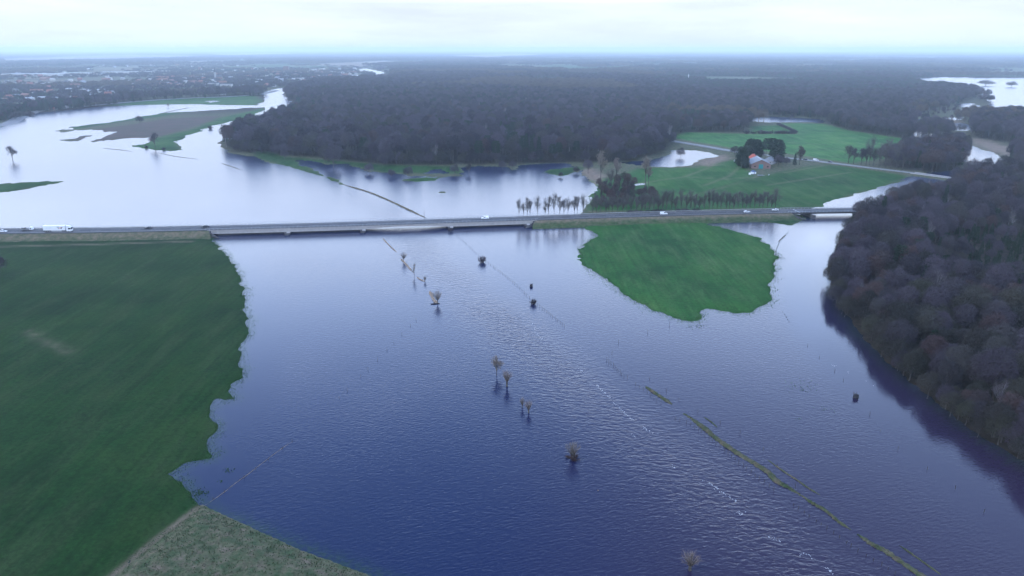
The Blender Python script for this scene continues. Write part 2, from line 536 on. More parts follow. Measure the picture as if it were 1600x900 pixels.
STRIP_G = [(-300, 298), (0, 288), (50, 284), (102, 283), (85, 288), (66, 291), (40, 296), (0, 302), (-300, 320)]
SPUR = [(915, 264), (885, 275), (873, 276), (863, 274), (846, 269), (862, 264), (890, 262), (900, 262)]
ISLETS = [
    [(630, 281), (650, 278), (673, 277), (691, 279), (680, 283), (655, 285), (640, 283)],
    [(88, 204), (98, 201), (112, 203), (108, 206), (95, 207)],
    [(76, 178), (92, 179), (106, 181), (90, 180)],
    [(1000, 250), (1010, 252), (1040, 252), (1030, 249)],
    [(660, 274), (690, 273.4), (722, 272.5), (728, 275), (705, 276.5), (675, 276)],
    [(690, 301), (694, 299.6), (699, 300.5), (695, 301.5)],
    [(795, 263), (805, 260), (816, 262), (812, 266), (800, 266.5)],
]
PONDS = [
    [(657, 271), (675, 265), (690, 263), (703, 267), (704, 271), (680, 272)],                                    # in the grass before the wood
    [(972, 254), (1000, 258), (1025, 261), (1050, 261), (1087, 259), (1091, 251), (1105, 247), (1120, 244), (1106, 239), (1090, 236), (1070, 234), (1050, 235), (1042, 243), (1020, 250), (990, 252)],
    [(985, 290), (1003, 287), (1020, 284.5), (1021, 286), (1005, 288.5), (987, 291)],
    [(1422, 124), (1440, 122), (1475, 120), (1540, 121), (1700, 121), (1900, 180), (1700, 178), (1590, 177), (1552, 171), (1547, 160), (1530, 148), (1510, 140), (1482, 137), (1455, 136), (1440, 134), (1432, 129)],
    [(1510, 226), (1520, 228), (1540, 236), (1560, 244), (1590, 256), (1600, 270), (1530, 263), (1508, 252), (1511, 238)],
    [(1200, 182), (1285, 186), (1286, 192), (1260, 191), (1200, 191)], [(1165, 183), (1200, 182), (1200, 191), (1172, 189)],
    [(1035, 163), (1046, 163), (1052, 171), (1070, 175), (1082, 180), (1075, 186), (1060, 182), (1036, 176)],
    [(1475, 195), (1500, 192), (1518, 197), (1508, 204), (1488, 204), (1476, 200)],
    [(1425, 187), (1460, 185), (1500, 183), (1502, 187), (1470, 189), (1430, 190)], [(1490, 172), (1515, 170), (1520, 176), (1500, 178)], [(1498, 163), (1515, 161), (1530, 166), (1505, 168)],
    [(1400, 182), (1422, 181), (1424, 185), (1405, 185)], [(1420, 205), (1432, 203), (1460, 212), (1475, 218), (1455, 220), (1425, 212)],
    [(555, 109), (572, 107), (596, 112), (602, 115), (594, 119), (585, 115), (566, 112)], [(536, 116), (560, 117), (562, 124), (545, 122)], [(485, 109), (508, 107), (509, 110), (486, 111)],
    [(610, 137), (625, 135), (632, 141), (616, 143)], [(935, 154), (970, 153), (981, 155), (960, 158)],
    [(320, 158), (333, 157), (342, 158), (330, 160)], [(436, 894), (452, 893), (458, 902), (440, 905)],
]
POLY_W = lambda L: [PW(p) for p in L]
OPS = [('w', FLOOD)] + [('l', PW(p)) for p in (MEADOW_A, BANK_B, ISLAND_C, FOOT_D, FIELD_F, LOBE_F, STRIP_G, SPUR, *ISLETS)] + [('w', p) for p in POLY_W(PONDS)]
# bank of grass that runs from the wood into the flood
BANK_H = [(392, 239), (410, 249), (437, 258), (462, 264), (485, 271), (508, 278), (524, 285), (536, 289.5), (540, 288.5), (527, 281), (510, 274), (497, 270), (483, 262), (470, 254), (450, 248), (430, 240), (405, 236)]
OPS.insert(2, ('l', PW(BANK_H)))

def shore(X, Y, fine=True):
    """signed distance to the nearest shoreline: positive on land"""
    sd = np.full(X.shape, BIG)
    for k, p in OPS:
        d = sdist(p, X, Y)
        sd = np.minimum(sd, -d) if k == 'w' else np.maximum(sd, d)
    if fine:
        k = np.clip(Y / 300.0, 0.45, 3.0)
        sd = sd + k * (3.0 * vnoise(X / 31, Y / 37, 8) + 2.2 * vnoise(X / 14, Y / 23, 1) + 1.8 * vnoise(X / 6.5, Y / 8, 2) + 2.4 * vnoise(X / 2.2, Y / 2.8, 3))
    return sd

# woods (ground outlines) and open land
WOOD_R = PW([(1340, 347), (1325, 380), (1313, 415), (1305, 450), (1318, 485), (1348, 515), (1381, 552), (1423, 592), (1475, 636), (1535, 681), (1605, 726), (1780, 840), (1900, 700), (1800, 300), (1600, 290), (1530, 288), (1480, 291), (1440, 301), (1392, 321), (1356, 338)])
WOOD_M = PW([(352, 231), (372, 238), (400, 240), (450, 243), (500, 247), (545, 252), (600, 258), (700, 258), (800, 256), (890, 254), (965, 254), (995, 250), (1030, 240), (1047, 227), (1052, 212), (1062, 202), (1070, 196), (1034, 180), (1033, 165), (990, 160),
    (940, 160), (900, 150), (800, 143), (700, 140), (600, 141), (540, 137), (500, 138), (470, 143), (455, 152), (466, 162), (478, 170), (445, 184), (405, 198), (368, 213), (350, 224)])
WOOD_N = [PW(p) for p in (
    [(1287, 193), (1325, 204), (1405, 216), (1450, 221), (1490, 216), (1480, 206), (1400, 199), (1330, 189), (1292, 187)],
    [(1372, 258), (1425, 267), (1480, 272), (1506, 260), (1508, 240), (1490, 231), (1450, 236), (1400, 246)],
    [(1518, 214), (1560, 221), (1640, 236), (1640, 190), (1545, 184), (1516, 191)],
    [(1565, 262), (1600, 275), (1700, 290), (1700, 245), (1600, 245), (1566, 247)],
    [(1484, 289), (1510, 281), (1560, 276), (1600, 282), (1700, 292), (1700, 300), (1600, 297), (1530, 290)],
    [(1048, 205), (1062, 200), (1130, 192), (1170, 194), (1172, 200), (1160, 207), (1090, 207), (1062, 208)],
    [(935, 292), (985, 291), (1000, 297), (985, 312), (960, 318), (935, 312)],
    [(925, 318), (990, 305), (1030, 309), (1040, 318), (1010, 325), (930, 328)],
)]
FIELDS = {   # meadow cover
    'a': PW(MEADOW_A), 'c': PW(ISLAND_C),
    'd1': PW([(912, 283), (960, 278), (1000, 263), (1090, 263), (1100, 258), (1150, 250), (1180, 278), (1110, 300), (1040, 318), (980, 330), (921, 330), (921, 322), (918, 312), (926, 297)]),
    'd2': PW([(1040, 318), (1110, 300), (1180, 278), (1260, 262), (1290, 258), (1330, 262), (1420, 276), (1375, 294), (1340, 302), (1300, 317), (1290, 323), (1240, 326), (980, 331)]),
    'e': PW([(1055, 213), (1070, 207), (1165, 210), (1246, 210), (1225, 193), (1290, 194), (1325, 204), (1405, 216), (1450, 222), (1400, 245), (1330, 256), (1250, 243), (1145, 232), (1055, 217)]),
    'g': PW(STRIP_G), 'fs': PW([(283, 236), (250, 236), (202, 230), (245, 216), (300, 203), (345, 184), (420, 167), (400, 182), (335, 197), (278, 225)]),
    'fn': PW([(107, 200), (170, 191), (250, 177), (300, 175), (250, 183), (170, 194), (120, 202)]),
    'dyke': PW([(160, 166), (225, 157), (350, 151), (400, 150), (412, 158), (400, 165), (345, 164), (225, 164)]),
    'h': PW(BANK_H), 'fr': PW([(400, 246), (545, 258), (600, 270), (720, 272), (720, 262), (600, 258), (450, 246)]), 'spur': PW(SPUR), 'is': PW(ISLETS[0]),
    'f1': PW([(870, 108), (960, 104), (1050, 99), (1085, 98), (1092, 100), (1000, 106), (940, 109), (880, 111)]),
    'foot': PW(FOOT_D), 'gar': PW([(1172, 208), (1240, 208), (1220, 196), (1172, 198)]),
    'f2': PW([(1485, 114), (1600, 113), (1700, 117), (1600, 120), (1480, 119)]),
}
PLOUGH = [PW([(100, 218), (140, 204), (200, 196), (260, 186), (345, 181), (345, 187), (300, 200), (245, 215), (190, 217), (150, 221)])]
STRAW = [PW([(904, 268), (925, 263), (945, 275), (932, 290), (918, 280)]), PW([(1090, 258), (1094, 250), (1130, 243), (1140, 247), (1110, 261)]), PW([(1510, 216), (1535, 218), (1600, 236), (1600, 252), (1560, 240), (1520, 226)]),
    PW([(470, 101), (600, 95), (640, 98), (560, 104)]), PW([(0, 92), (200, 86), (340, 88), (200, 94), (0, 98)]), PW([(1180, 80), (1330, 79), (1330, 82), (1190, 83)]), PW([(1440, 192), (1500, 187), (1500, 192), (1450, 196)]),
    PW([(240, 97), (330, 95), (400, 97), (300, 101)]), PW([(690, 88), (800, 84), (860, 86), (760, 92)]), PW([(300, 85), (420, 83), (480, 85), (360, 88)])]
FARGREEN = [PW([(320, 96), (390, 94), (385, 98), (330, 99)]), PW([(390, 101), (440, 101), (436, 105), (400, 105)])]
TOWN = PW([(-400, 200), (0, 180), (60, 172), (150, 163), (225, 156), (350, 150), (420, 143), (500, 130), (560, 126), (620, 126), (610, 105), (480, 100), (300, 101), (0, 106), (-400, 110)])
MARSH = PW([(1425, 205), (1430, 178), (1490, 160), (1530, 150), (1560, 172), (1700, 180), (1700, 186), (1520, 184), (1510, 215), (1480, 220)])
HOMESTEAD = PW([(1140, 250), (1150, 236), (1230, 240), (1262, 252), (1255, 262), (1180, 278), (1150, 270)])

def far_gap(x, y):
    # open fields between the distant woods
    g = vnoise(x / 420, y / 700, 41) + 0.5 * vnoise(x / 160, y / 260, 42)
    return smooth01((g - 0.20 + 0.12 * (x > 0.15 * y)) / 0.05) * (y > 2500)

# ------------------------------------------------------------------ ground sheet
def grid(y0, y1, ratio, a_max, a_step):
    nr = int(math.log(y1 / y0) / math.log(ratio)) + 1
    ys = y0 * (y1 / y0) ** (np.arange(nr) / (nr - 1))
    nc = int(2 * a_max / a_step) + 1
    ts = np.tan(np.radians(np.linspace(-a_max, a_max, nc)))
    Y = np.repeat(ys[:, None], nc, 1)
    X = Y * ts[None, :]
    idx = np.arange(nr * nc).reshape(nr, nc)
    q = np.stack([idx[:-1, :-1], idx[:-1, 1:], idx[1:, 1:], idx[1:, :-1]], -1).reshape(-1, 4)
    return X.ravel(), Y.ravel(), q
GX, GY, GQ = grid(50.0, 45000.0, 1.0078, 46.0, 0.19)
GS = shore(GX, GY)
gh = np.where(GS > 0, np.minimum(GS * 0.07, 0.55), np.maximum(GS * 0.12, -1.4))
gh += np.where(GS > 6, 0.25 * vnoise(GX / 40, GY / 40, 9), 0)
bank = sdist(PW(BANK_B), GX, GY)                              # the near corner is a raised river dyke
gh = np.where(bank > -2, np.maximum(gh, np.clip((bank + 0.3) * 0.33, -0.1, 2.6) + np.clip(bank, 0, 3) * 0.12 * vnoise(GX / 2.2, GY / 2.2, 5)), gh)
pud = sdist(PW(PONDS[-1]), GX, GY)
def cov(polys, soft=2.0, grow=0.0):
    w = np.zeros(GX.shape)
    for p in polys:
        s = soft * np.clip(GY / 250, 0.5, 6)
        w = np.maximum(w, smooth01(0.5 + (sdist(p, GX, GY) + grow + 0.9 * s * vnoise(GX / 6, GY / 6, 4)) / (2 * s)))
    return w
cm = cov(list(FIELDS.values()) + FARGREEN)
cm = np.maximum(cm, cov([FIELDS['a'], FIELDS['c']], 1.0, 6.0) * (bank < -0.3))
cp = cov(PLOUGH)
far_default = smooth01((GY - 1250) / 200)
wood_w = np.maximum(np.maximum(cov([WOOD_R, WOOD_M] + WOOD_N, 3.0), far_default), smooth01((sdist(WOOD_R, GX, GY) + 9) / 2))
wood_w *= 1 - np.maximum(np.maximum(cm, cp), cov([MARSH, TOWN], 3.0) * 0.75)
cs = cov(STRAW, 3.0)
wood_w *= 1 - cs
fg = far_gap(GX, GY)
wood_w *= 1 - fg
cm = np.maximum(cm, fg * smooth01(0.5 + 3 * vnoise(GX / 500, GY / 900, 44)))
cs = np.maximum(cs, fg * 0.6 * smooth01(0.2 + 3 * vnoise(GX / 400, GY / 800, 45)))
# the straw-coloured margin along the edge of the near meadow
edge_line = PW([(316, 789), (250, 838), (175, 900), (100, 960)])
cs = np.maximum(cs, 0.75 * np.exp(-(line_dist(edge_line, GX, GY) / 0.9) ** 2))
path_line = PW([(-300, 392), (0, 387), (150, 383), (300, 378.5)])
cs = np.maximum(cs, 0.55 * np.exp(-(line_dist(path_line, GX, GY) / 1.6) ** 2))
cs = np.maximum(cs, 0.30 * np.exp(-(line_dist(PW([(45, 520), (70, 535), (108, 552)]), GX, GY) / 3.0) ** 2) * (0.6 + vnoise(GX / 2.5, GY / 2.5, 61)))
for tr in ([(1155, 262), (1140, 276), (1100, 291)], [(1225, 271), (1290, 259)], [(1180, 278), (1130, 281), (1075, 277)], [(1200, 290), (1330, 270)], [(1000, 287), (1070, 277), (1110, 262)]):
    cs = np.maximum(cs, 0.35 * np.exp(-(line_dist(PW(tr), GX, GY) / 2.0) ** 2))

REG = [('meadow', 'large dark green meadow filling the lower left, with ragged flooded edge', 'meadow', PW(MEADOW_A)),
       ('river_bank', 'raised bank of pale tussocky grass in the bottom left corner', 'bank', PW(BANK_B)),
       ('meadow', 'bright green meadow tongue below the road, water on both sides', 'meadow', PW(ISLAND_C)),
       ('meadow', 'green pasture between the road trees and the farm', 'meadow', FIELDS['d1']),
       ('meadow', 'green field between the long road bridge embankment and the side road', 'meadow', FIELDS['d2']),
       ('meadow', 'pale green field behind the farm, beyond the side road', 'meadow', FIELDS['e']),
       ('ploughed_field', 'brown ploughed land on the island in the upper left flood', 'field', np.concatenate([PW(FIELD_F)])),
       ('grass_strip', 'thin green strip of grass at the left edge of the flood', 'grass strip', PW(STRIP_G)),
       ('river_bank', 'narrow green bank running from the wood into the flood', 'bank', PW(BANK_H)),
       ('meadow', 'long green dyke meadow below the town', 'meadow', FIELDS['dyke'])]
qx, qy = GX[GQ].mean(1), GY[GQ].mean(1)
reg = np.full(len(GQ), -1)
for i, r in enumerate(REG):
    reg[(reg < 0) & (sdist(r[3], qx, qy) > -1.5)] = i
keep = gh[GQ].max(1) > -0.7
GV = np.stack([GX, GY, gh], 1)
tone = np.ones(GX.shape)
for key, tn in (('a', 0.60), ('c', 1.35), ('d1', 1.4), ('d2', 1.15), ('e', 2.0), ('dyke', 1.5), ('fs', 1.3), ('fn', 1.2), ('gar', 1.6)):
    tone = np.where(sdist(FIELDS[key], GX, GY) > -4, tn, tone)
for i in range(-1, len(REG)):
    sel = GQ[(reg == i) & keep]
    if not len(sel):
        continue
    used, inv = np.unique(sel, return_inverse=True)
    nm = 'ground' if i < 0 else REG[i][0]
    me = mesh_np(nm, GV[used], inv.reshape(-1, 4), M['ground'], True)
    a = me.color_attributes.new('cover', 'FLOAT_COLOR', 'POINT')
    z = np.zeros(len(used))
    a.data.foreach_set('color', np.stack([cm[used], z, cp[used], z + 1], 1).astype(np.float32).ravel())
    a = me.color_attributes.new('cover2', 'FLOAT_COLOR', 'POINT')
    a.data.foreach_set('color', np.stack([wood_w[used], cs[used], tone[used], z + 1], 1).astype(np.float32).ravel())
    o = obj(nm, me)
    if i < 0:
        tag(o, 'flat land of woods, rough grass and verges reaching to the horizon', 'land', None, 'structure')
    else:
        tag(o, REG[i][1], REG[i][2], None, 'structure')

# ------------------------------------------------------------------ water
WX, WY, WQ = grid(45.0, 46000.0, 1.02, 47.0, 0.6)
CUR = PW([(560, 300), (640, 372), (700, 432), (800, 520), (950, 645), (1150, 805), (1300, 930), (1420, 1050)])
dc = line_dist(CUR, WX, WY)
side = PW([(1285, 345), (1265, 400), (1245, 450), (1275, 520), (1330, 590), (1400, 680), (1500, 770), (1650, 880)])
ds = line_dist(side, WX, WY)
calm = np.exp(-(line_dist(PW([(350, 400), (400, 480), (400, 580), (350, 680), (330, 780)]), WX, WY) / 11) ** 2)
nz = vnoise(WX / 55, WY / 75, 21) + 0.6 * vnoise(WX / 21, WY / 30, 22)
near = np.clip(1.3 - WY / 620, 0.2, 1)
tongue = np.exp(-((ds + 7 * vnoise(WX / 9, WY / 40, 23) + 3 * vnoise(WX / 3, WY / 14, 24)) / 9) ** 2) * smooth01((470 - WY) / 60)
far_rough = (0.15 + 0.12 * smooth01((WY - 220) / 480)) * (1 - 0.65 * tongue)
streak = 1 - 0.92 * np.exp(-((ds + 6 * vnoise(WX / 9, WY / 40, 23)) / 8) ** 2)
ripple = np.clip((0.80 + 0.85 * nz) * (1 - 0.9 * calm) * streak, 0.03, 1.5) * near
chop = (np.exp(-(dc / 15) ** 2) * np.clip(0.9 + 0.8 * nz, 0.2, 1.6) + 0.16 * (1 - 0.8 * np.exp(-(ds / 9) ** 2))) * (1 - 0.85 * calm) * near
silt = smooth01((WX - PW([(700, 600)])[0][0]) / 90) * np.clip(1.3 - WY / 420, 0, 1)
wm = mesh_np('water', np.stack([WX, WY, np.zeros(len(WX))], 1), WQ, M['water'], True)
a = wm.color_attributes.new('wave', 'FLOAT_COLOR', 'POINT')
a.data.foreach_set('color', np.stack([ripple, chop, silt, far_rough], 1).astype(np.float32).ravel())
ws_d = shore(WX, WY)
shal = smooth01(1 + ws_d / 5.0) * (WY < 900)
at_ = wm.attributes.new('shallow', 'FLOAT', 'POINT')
at_.data.foreach_set('value', shal.astype(np.float32))
tag(obj('water', wm), 'blue grey flood water covering the river valley', 'water', None, 'structure')

# ------------------------------------------------------------------ trees
def unit(v):
    return v / (np.linalg.norm(v) + 1e-9)
class Tri:
    def __init__(s):
        s.v, s.f, s.n = [], [], 0
    def tube(s, p0, p1, r0, r1, k):
        t = unit(p1 - p0)
        a = unit(np.cross(t, [0.31, 0.2, 0.93])); b = np.cross(t, a)
        ang = 2 * np.pi * np.arange(k) / k
        d = np.cos(ang)[:, None] * a + np.sin(ang)[:, None] * b
        s.v.append(p0 + d * r0); s.v.append(p1 + d * r1)
        i = np.arange(k); j = (i + 1) % k
        f = np.concatenate([np.stack([i, j, j + k], 1), np.stack([i, j + k, i + k], 1)]) + s.n
        s.f.append(f); s.n += 2 * k
    def tri(s, a, b, c):
        s.v.append(np.array([a, b, c])); s.f.append(np.array([[s.n, s.n + 1, s.n + 2]])); s.n += 3
    def arrays(s):
        return np.concatenate(s.v), np.concatenate(s.f)
def sprays(t, base, d, n, length, width, spread, r, out=None, al=0.25):
    """thin twig blades fanned about direction d"""
    dirs = d + r.normal(0, spread, (n, 3))
    dirs /= np.linalg.norm(dirs, axis=1)[:, None]
    L = length * r.uniform(0.6, 1.3, n)
    sidev = np.cross(dirs, r.normal(0, 1, (n, 3)) if out is None else out + r.normal(0, al, (n, 3)))
    sidev /= np.linalg.norm(sidev, axis=1)[:, None]
    b0 = base + r.normal(0, 0.12 * length, (n, 3))
    v = np.stack([b0 - sidev * width / 2, b0 + sidev * width / 2, b0 + dirs * L[:, None]], 1).reshape(-1, 3)
    t.v.append(v)
    t.f.append(np.arange(3 * n).reshape(-1, 3) + t.n)
    t.n += 3 * n
def bare_tree(seed, H, R, bole, n1, n2, n3, nt, up=0.5, tw=0.10, tl=1.1, flat=1.0, r0=None, shell=False, dome=0, al=0.25):
    """trunk, limbs, branches as tapered tubes (wood) and fans of twigs (crown)"""
    r = np.random.default_rng(seed)
    wood, crown = Tri(), Tri()
    r0 = r0 or H * 0.017
    cz = bole + (H - bole) * 0.52
    rz = (H - bole) * 0.5 * flat
    lean = r.normal(0, 0.02 * H, 2)
    top = np.array([lean[0], lean[1], bole + (H - bole) * 0.45])
    base = np.array([0, 0, -0.6])
    mid = np.array([lean[0] * 0.4 + r.normal(0, .1), lean[1] * 0.4, bole * 0.95])
    wood.tube(base, mid, r0 * 1.15, r0 * 0.8, 7)
    wood.tube(mid, top, r0 * 0.8, r0 * 0.35, 6)
    for i in range(n1):
        s = r.uniform(0.0, 1.0) ** 0.8
        p0 = mid + (top - mid) * s
        az = 2 * np.pi * (i * 0.382 + r.uniform(-.1, .1))
        el = -0.3 + 1.75 * ((i * 0.618 + r.uniform(0, .25)) % 1.0)
        e = np.array([math.cos(az) * math.cos(el), math.sin(az) * math.cos(el), 0])
        rad = r.uniform(0.62, 0.85)
        p2 = np.array([0, 0, cz]) + np.array([e[0] * R * rad, e[1] * R * rad, math.sin(el) * rz * rad * 1.1])
        if p2[2] < p0[2] * 0.75: p2[2] = p0[2] * 0.75 + r.uniform(0, 1)
        p1 = p0 + (p2 - p0) * 0.5 + np.array([0, 0, up * R * 0.15]) + r.normal(0, 0.05 * R, 3)
        wood.tube(p0, p1, r0 * 0.42, r0 * 0.28, 5)
        wood.tube(p1, p2, r0 * 0.28, r0 * 0.13, 5)
        for j in range(n2):
            s2 = r.uniform(0.25, 1.0)
            q0 = p1 + (p2 - p1) * (s2 * 2 - 1) if s2 > 0.5 else p0 + (p1 - p0) * s2 * 2
            dirv = unit(unit(q0 - np.array([0, 0, cz - rz * 0.6])) + r.normal(0, 0.55, 3) + np.array([0, 0, up * 0.35]))
            L = R * r.uniform(0.28, 0.5)
            q1 = q0 + dirv * L
            # keep inside the crown's outline
            rel = (q1 - np.array([0, 0, cz])) / np.array([R, R, rz])
            k = np.linalg.norm(rel)
            if k > 1.0: q1 = np.array([0, 0, cz]) + rel / k * np.array([R, R, rz]) * r.uniform(0.92, 1.04)
            wood.tube(q0, q1, r0 * 0.14, r0 * 0.06, 3)
            for m in range(n3):
                s3 = r.uniform(0.3, 1.0)
                w0 = q0 + (q1 - q0) * s3
                dw = unit(unit(q1 - q0) + r.normal(0, 0.6, 3) + np.array([0, 0, up * 0.3]))
                w1 = w0 + dw * R * r.uniform(0.13, 0.24)
                og = unit((w1 - np.array([0, 0, cz - 0.35 * rz])) / np.array([R, R, rz]) ) if shell else None
                if shell:
                    dw = unit(dw - og * (dw @ og) * 0.6)
                crown.tube(w0, w1, r0 * 0.05, r0 * 0.025, 3)
                sprays(crown, w1, dw, nt, tl, tw, 0.55, r, og)
                sprays(crown, (w0 + w1) / 2, dw, max(1, nt // 2), tl * 0.8, tw * 0.8, 0.7, r, og)
    if dome:
        # outer layer of fine twigs: a lumpy dome
        i = np.arange(dome) + 0.5
        zc = 1 - 1.35 * i / dome
        az = np.pi * (1 + 5 ** 0.5) * i
        rr = np.sqrt(np.maximum(0, 1 - zc * zc))
        D = np.stack([np.cos(az) * rr, np.sin(az) * rr, zc], 1)
        lump = r.normal(0, 1, (16, 3)); lump /= np.linalg.norm(lump, axis=1)[:, None]
        k = 0.86 + 0.20 * np.exp(-((1 - (D @ lump.T)) / 0.055)).max(1) + r.normal(0, 0.05, dome)
        for d, kk in zip(D, k):
            if r.random() < 0.12: continue
            p = np.array([lean[0], lean[1], cz]) + d * np.array([R, R, rz]) * kk
            if p[2] < bole * 0.7: continue
            tang = unit(np.cross(d, r.normal(0, 1, 3)) + 0.35 * d + np.array([0, 0, 0.25]))
            sprays(crown, p - tang * tl * 0.4, tang, 3, tl, tw, 0.45, r, d, al)
    return wood.arrays(), crown.arrays()
def shrub_tree(seed, H, R, n, nt, tw=0.09, tl=0.9):
    r = np.random.default_rng(seed)
    wood, crown = Tri(), Tri()
    for i in range(n):
        az = r.uniform(0, 2 * np.pi); k = math.sqrt(r.uniform(0, 1))
        p0 = np.array([math.cos(az) * R * k * 0.25, math.sin(az) * R * k * 0.25, -0.4])
        h = H * r.uniform(0.6, 1.0) * (1 - 0.45 * k)
        p2 = np.array([math.cos(az) * R * k, math.sin(az) * R * k, h])
        p1 = p0 + (p2 - p0) * 0.5 + np.array([0, 0, 0.1 * H])
        wood.tube(p0, p1, 0.07, 0.05, 4)
        wood.tube(p1, p2, 0.05, 0.02, 3)
        for s in (0.35, 0.55, 0.75, 0.95):
            b = p0 + (p1 - p0) * s * 2 if s < 0.5 else p1 + (p2 - p1) * (s * 2 - 1)
            sprays(crown, b, unit(p2 - p0), nt, tl, tw, 0.5, r)
    return wood.arrays(), crown.arrays()
def willow(seed, H, R, bole, n, nt, tw=0.07, tl=1.3):
    """pollard: short thick trunk, a fan of straight rods"""
    r = np.random.default_rng(seed)
    wood, crown = Tri(), Tri()
    head = np.array([0, 0, bole])
    wood.tube(np.array([0, 0, -0.6]), head, 0.24, 0.20, 7)
    wood.tube(head, head + np.array([0, 0, 0.4]), 0.26, 0.12, 7)
    for i in range(n):
        az = 2 * np.pi * i * 0.382 + r.uniform(-.2, .2); k = math.sqrt((i + 0.5) / n)
        L = H - bole
        p2 = head + np.array([math.cos(az) * R * k, math.sin(az) * R * k, L * r.uniform(0.75, 1.0) * (1 - 0.35 * k * k)])
        p1 = head + (p2 - head) * 0.45 + np.array([math.cos(az) * R * 0.12 * k, math.sin(az) * R * 0.12 * k, 0.1 * L])
        wood.tube(head, p1, 0.075, 0.05, 4)
        wood.tube(p1, p2, 0.05, 0.018, 3)
        for s in (0.3, 0.5, 0.65, 0.8, 0.92):
            b = head + (p2 - head) * s
            sprays(crown, b, unit(p2 - head + r.normal(0, .2, 3)), nt, tl, tw, 0.35, r)
    return wood.arrays(), crown.arrays()
def conifer(seed, H, R, bole, layers, per, tw=0.35, tl=0.9, cone=True):
    r = np.random.default_rng(seed)
    wood, crown = Tri(), Tri()
    wood.tube(np.array([0, 0, -0.5]), np.array([0, 0, H * 0.95]), H * 0.016, 0.04, 6)
    for i in range(layers):
        s = (i + r.uniform(0, .6)) / layers
        z = bole + (H - bole) * s
        rad = R * ((1 - s) ** 0.8 if cone else math.sqrt(max(0.02, 1 - (2 * s - 0.8) ** 2 / 1.5)))
        for j in range(per):
            az = 2 * np.pi * (j / per) + r.uniform(0, 1)
            rr = rad * r.uniform(0.55, 1.05)
            tip = np.array([math.cos(az) * rr, math.sin(az) * rr, z - 0.12 * rr + (0.25 * rr if not cone else 0)])
            b = np.array([0, 0, z])
            wood.tube(b, tip, 0.07, 0.02, 3)
            for q in (0.4, 0.65, 0.9):
                sprays(crown, b + (tip - b) * q, unit(tip - b) + np.array([0, 0, 0.15]), 7 if q > .5 else 4, tl, tw, 0.7, r)
    return wood.arrays(), crown.arrays()

def as_mesh(name, va, mat, tint=None):
    me = mesh_np(name, va[0], va[1], mat, False)
    if tint is not None:
        at = me.attributes.new('tint', 'FLOAT', 'POINT')
        at.data.foreach_set('value', np.full(len(va[0]), tint, np.float32))
    return me
KIND = {}
def reg_kind(key, wc, twig, bark='bark'):
    KIND[key] = dict(raw=wc, trunk=as_mesh('trunk', wc[0], M[bark]), crown=as_mesh('crown', wc[1], M[twig]), twig=twig, bark=bark)
for i in range(4):
    reg_kind('oak%d' % i, bare_tree(100 + i, [18, 20.5, 17, 19][i], [6.4, 6.0, 6.8, 5.4][i], [4.0, 5.5, 3.5, 5.0][i], 13, 6, 3, 5, 0.5, 0.14, 1.3, 1.0, 0.33, True, 1100), 'twig')
for i in range(2):
    reg_kind('moss%d' % i, bare_tree(120 + i, [16, 18][i], [6.4, 5.8][i], [2.6, 3.4][i], 13, 6, 3, 5, 0.5, 0.14, 1.3, 1.05, 0.33, True, 1100), 'olive_twig')
for i in range(4):
    reg_kind('dome%d' % i, bare_tree(140 + i, [18, 20.5, 17, 19][i], [6.6, 6.0, 7.0, 5.6][i], [4.0, 5.5, 3.5, 5.0][i], 10, 5, 2, 3, 0.5, 0.42, 1.6, 1.0, 0.33, True, 460, 0.10), 'twig')
for i in range(3):
    reg_kind('row%d' % i, bare_tree(200 + i, [15, 16.5, 14][i], [3.7, 4.2, 3.5][i], [2.2, 2.6, 2.0][i], 24, 6, 4, 5, 1.2, 0.034, 0.95, 1.08, 0.15), 'row_twig')
reg_kind('tall', bare_tree(300, 24, 5.4, 7, 18, 6, 5, 5, 1.2, 0.11, 1.1, 1.05, 0.32), 'pale_twig')
reg_kind('birch', bare_tree(305, 23, 4.8, 7, 16, 6, 4, 3, 1.3, 0.08, 1.1, 1.0, 0.27), 'birch_twig', 'birch_bark')
reg_kind('tall1', bare_tree(301, 23, 4.2, 10, 16, 6, 4, 5, 1.4, 0.10, 1.1, 1.05, 0.28), 'pale_twig')
reg_kind('lone', bare_tree(310, 11, 4.2, 2.0, 20, 6, 5, 5, 0.7, 0.06, 0.8, 1.0, 0.24), 'twig')
reg_kind('lone1', bare_tree(311, 9, 3.6, 1.6, 20, 6, 5, 4, 0.8, 0.05, 0.7, 1.0, 0.2), 'pale_twig')
reg_kind('slim', bare_tree(312, 8, 1.2, 0.6, 9, 5, 3, 3, 2.0, 0.05, 0.8, 1.0, 0.09), 'pale_twig')
reg_kind('willow', willow(320, 7.2, 2.9, 1.7, 30, 5, 0.045, 1.2), 'pale_twig')
reg_kind('osier', willow(321, 4.6, 1.3, 1.1, 18, 4, 0.04, 1.0), 'pale_twig')
reg_kind('shrub', shrub_tree(330, 3.2, 2.2, 34, 6), 'twig')
reg_kind('shrub1', shrub_tree(331, 2.4, 1.7, 30, 6), 'red_twig')
reg_kind('bushy', bare_tree(332, 8.5, 4.4, 0.8, 12, 6, 3, 5, 0.6, 0.12, 0.9, 1.05, 0.2, True, 600), 'twig')
reg_kind('mossbush', bare_tree(333, 9.5, 4.8, 0.7, 12, 6, 3, 5, 0.6, 0.12, 0.9, 1.05, 0.2, True, 600), 'olive_twig')
reg_kind('spruce', conifer(340, 18, 3.4, 2.0, 20, 9), 'needle')
reg_kind('pine', conifer(341, 17, 4.0, 8.0, 11, 10, 0.4, 1.0, False), 'needle')
reg_kind('cypress', conifer(342, 15, 4.6, 0.6, 22, 12, 0.5, 1.1, False), 'needle')
reg_kind('oval', bare_tree(343, 13, 3.6, 1.0, 14, 6, 5, 6, 1.2, 0.09, 0.9), 'red_twig')
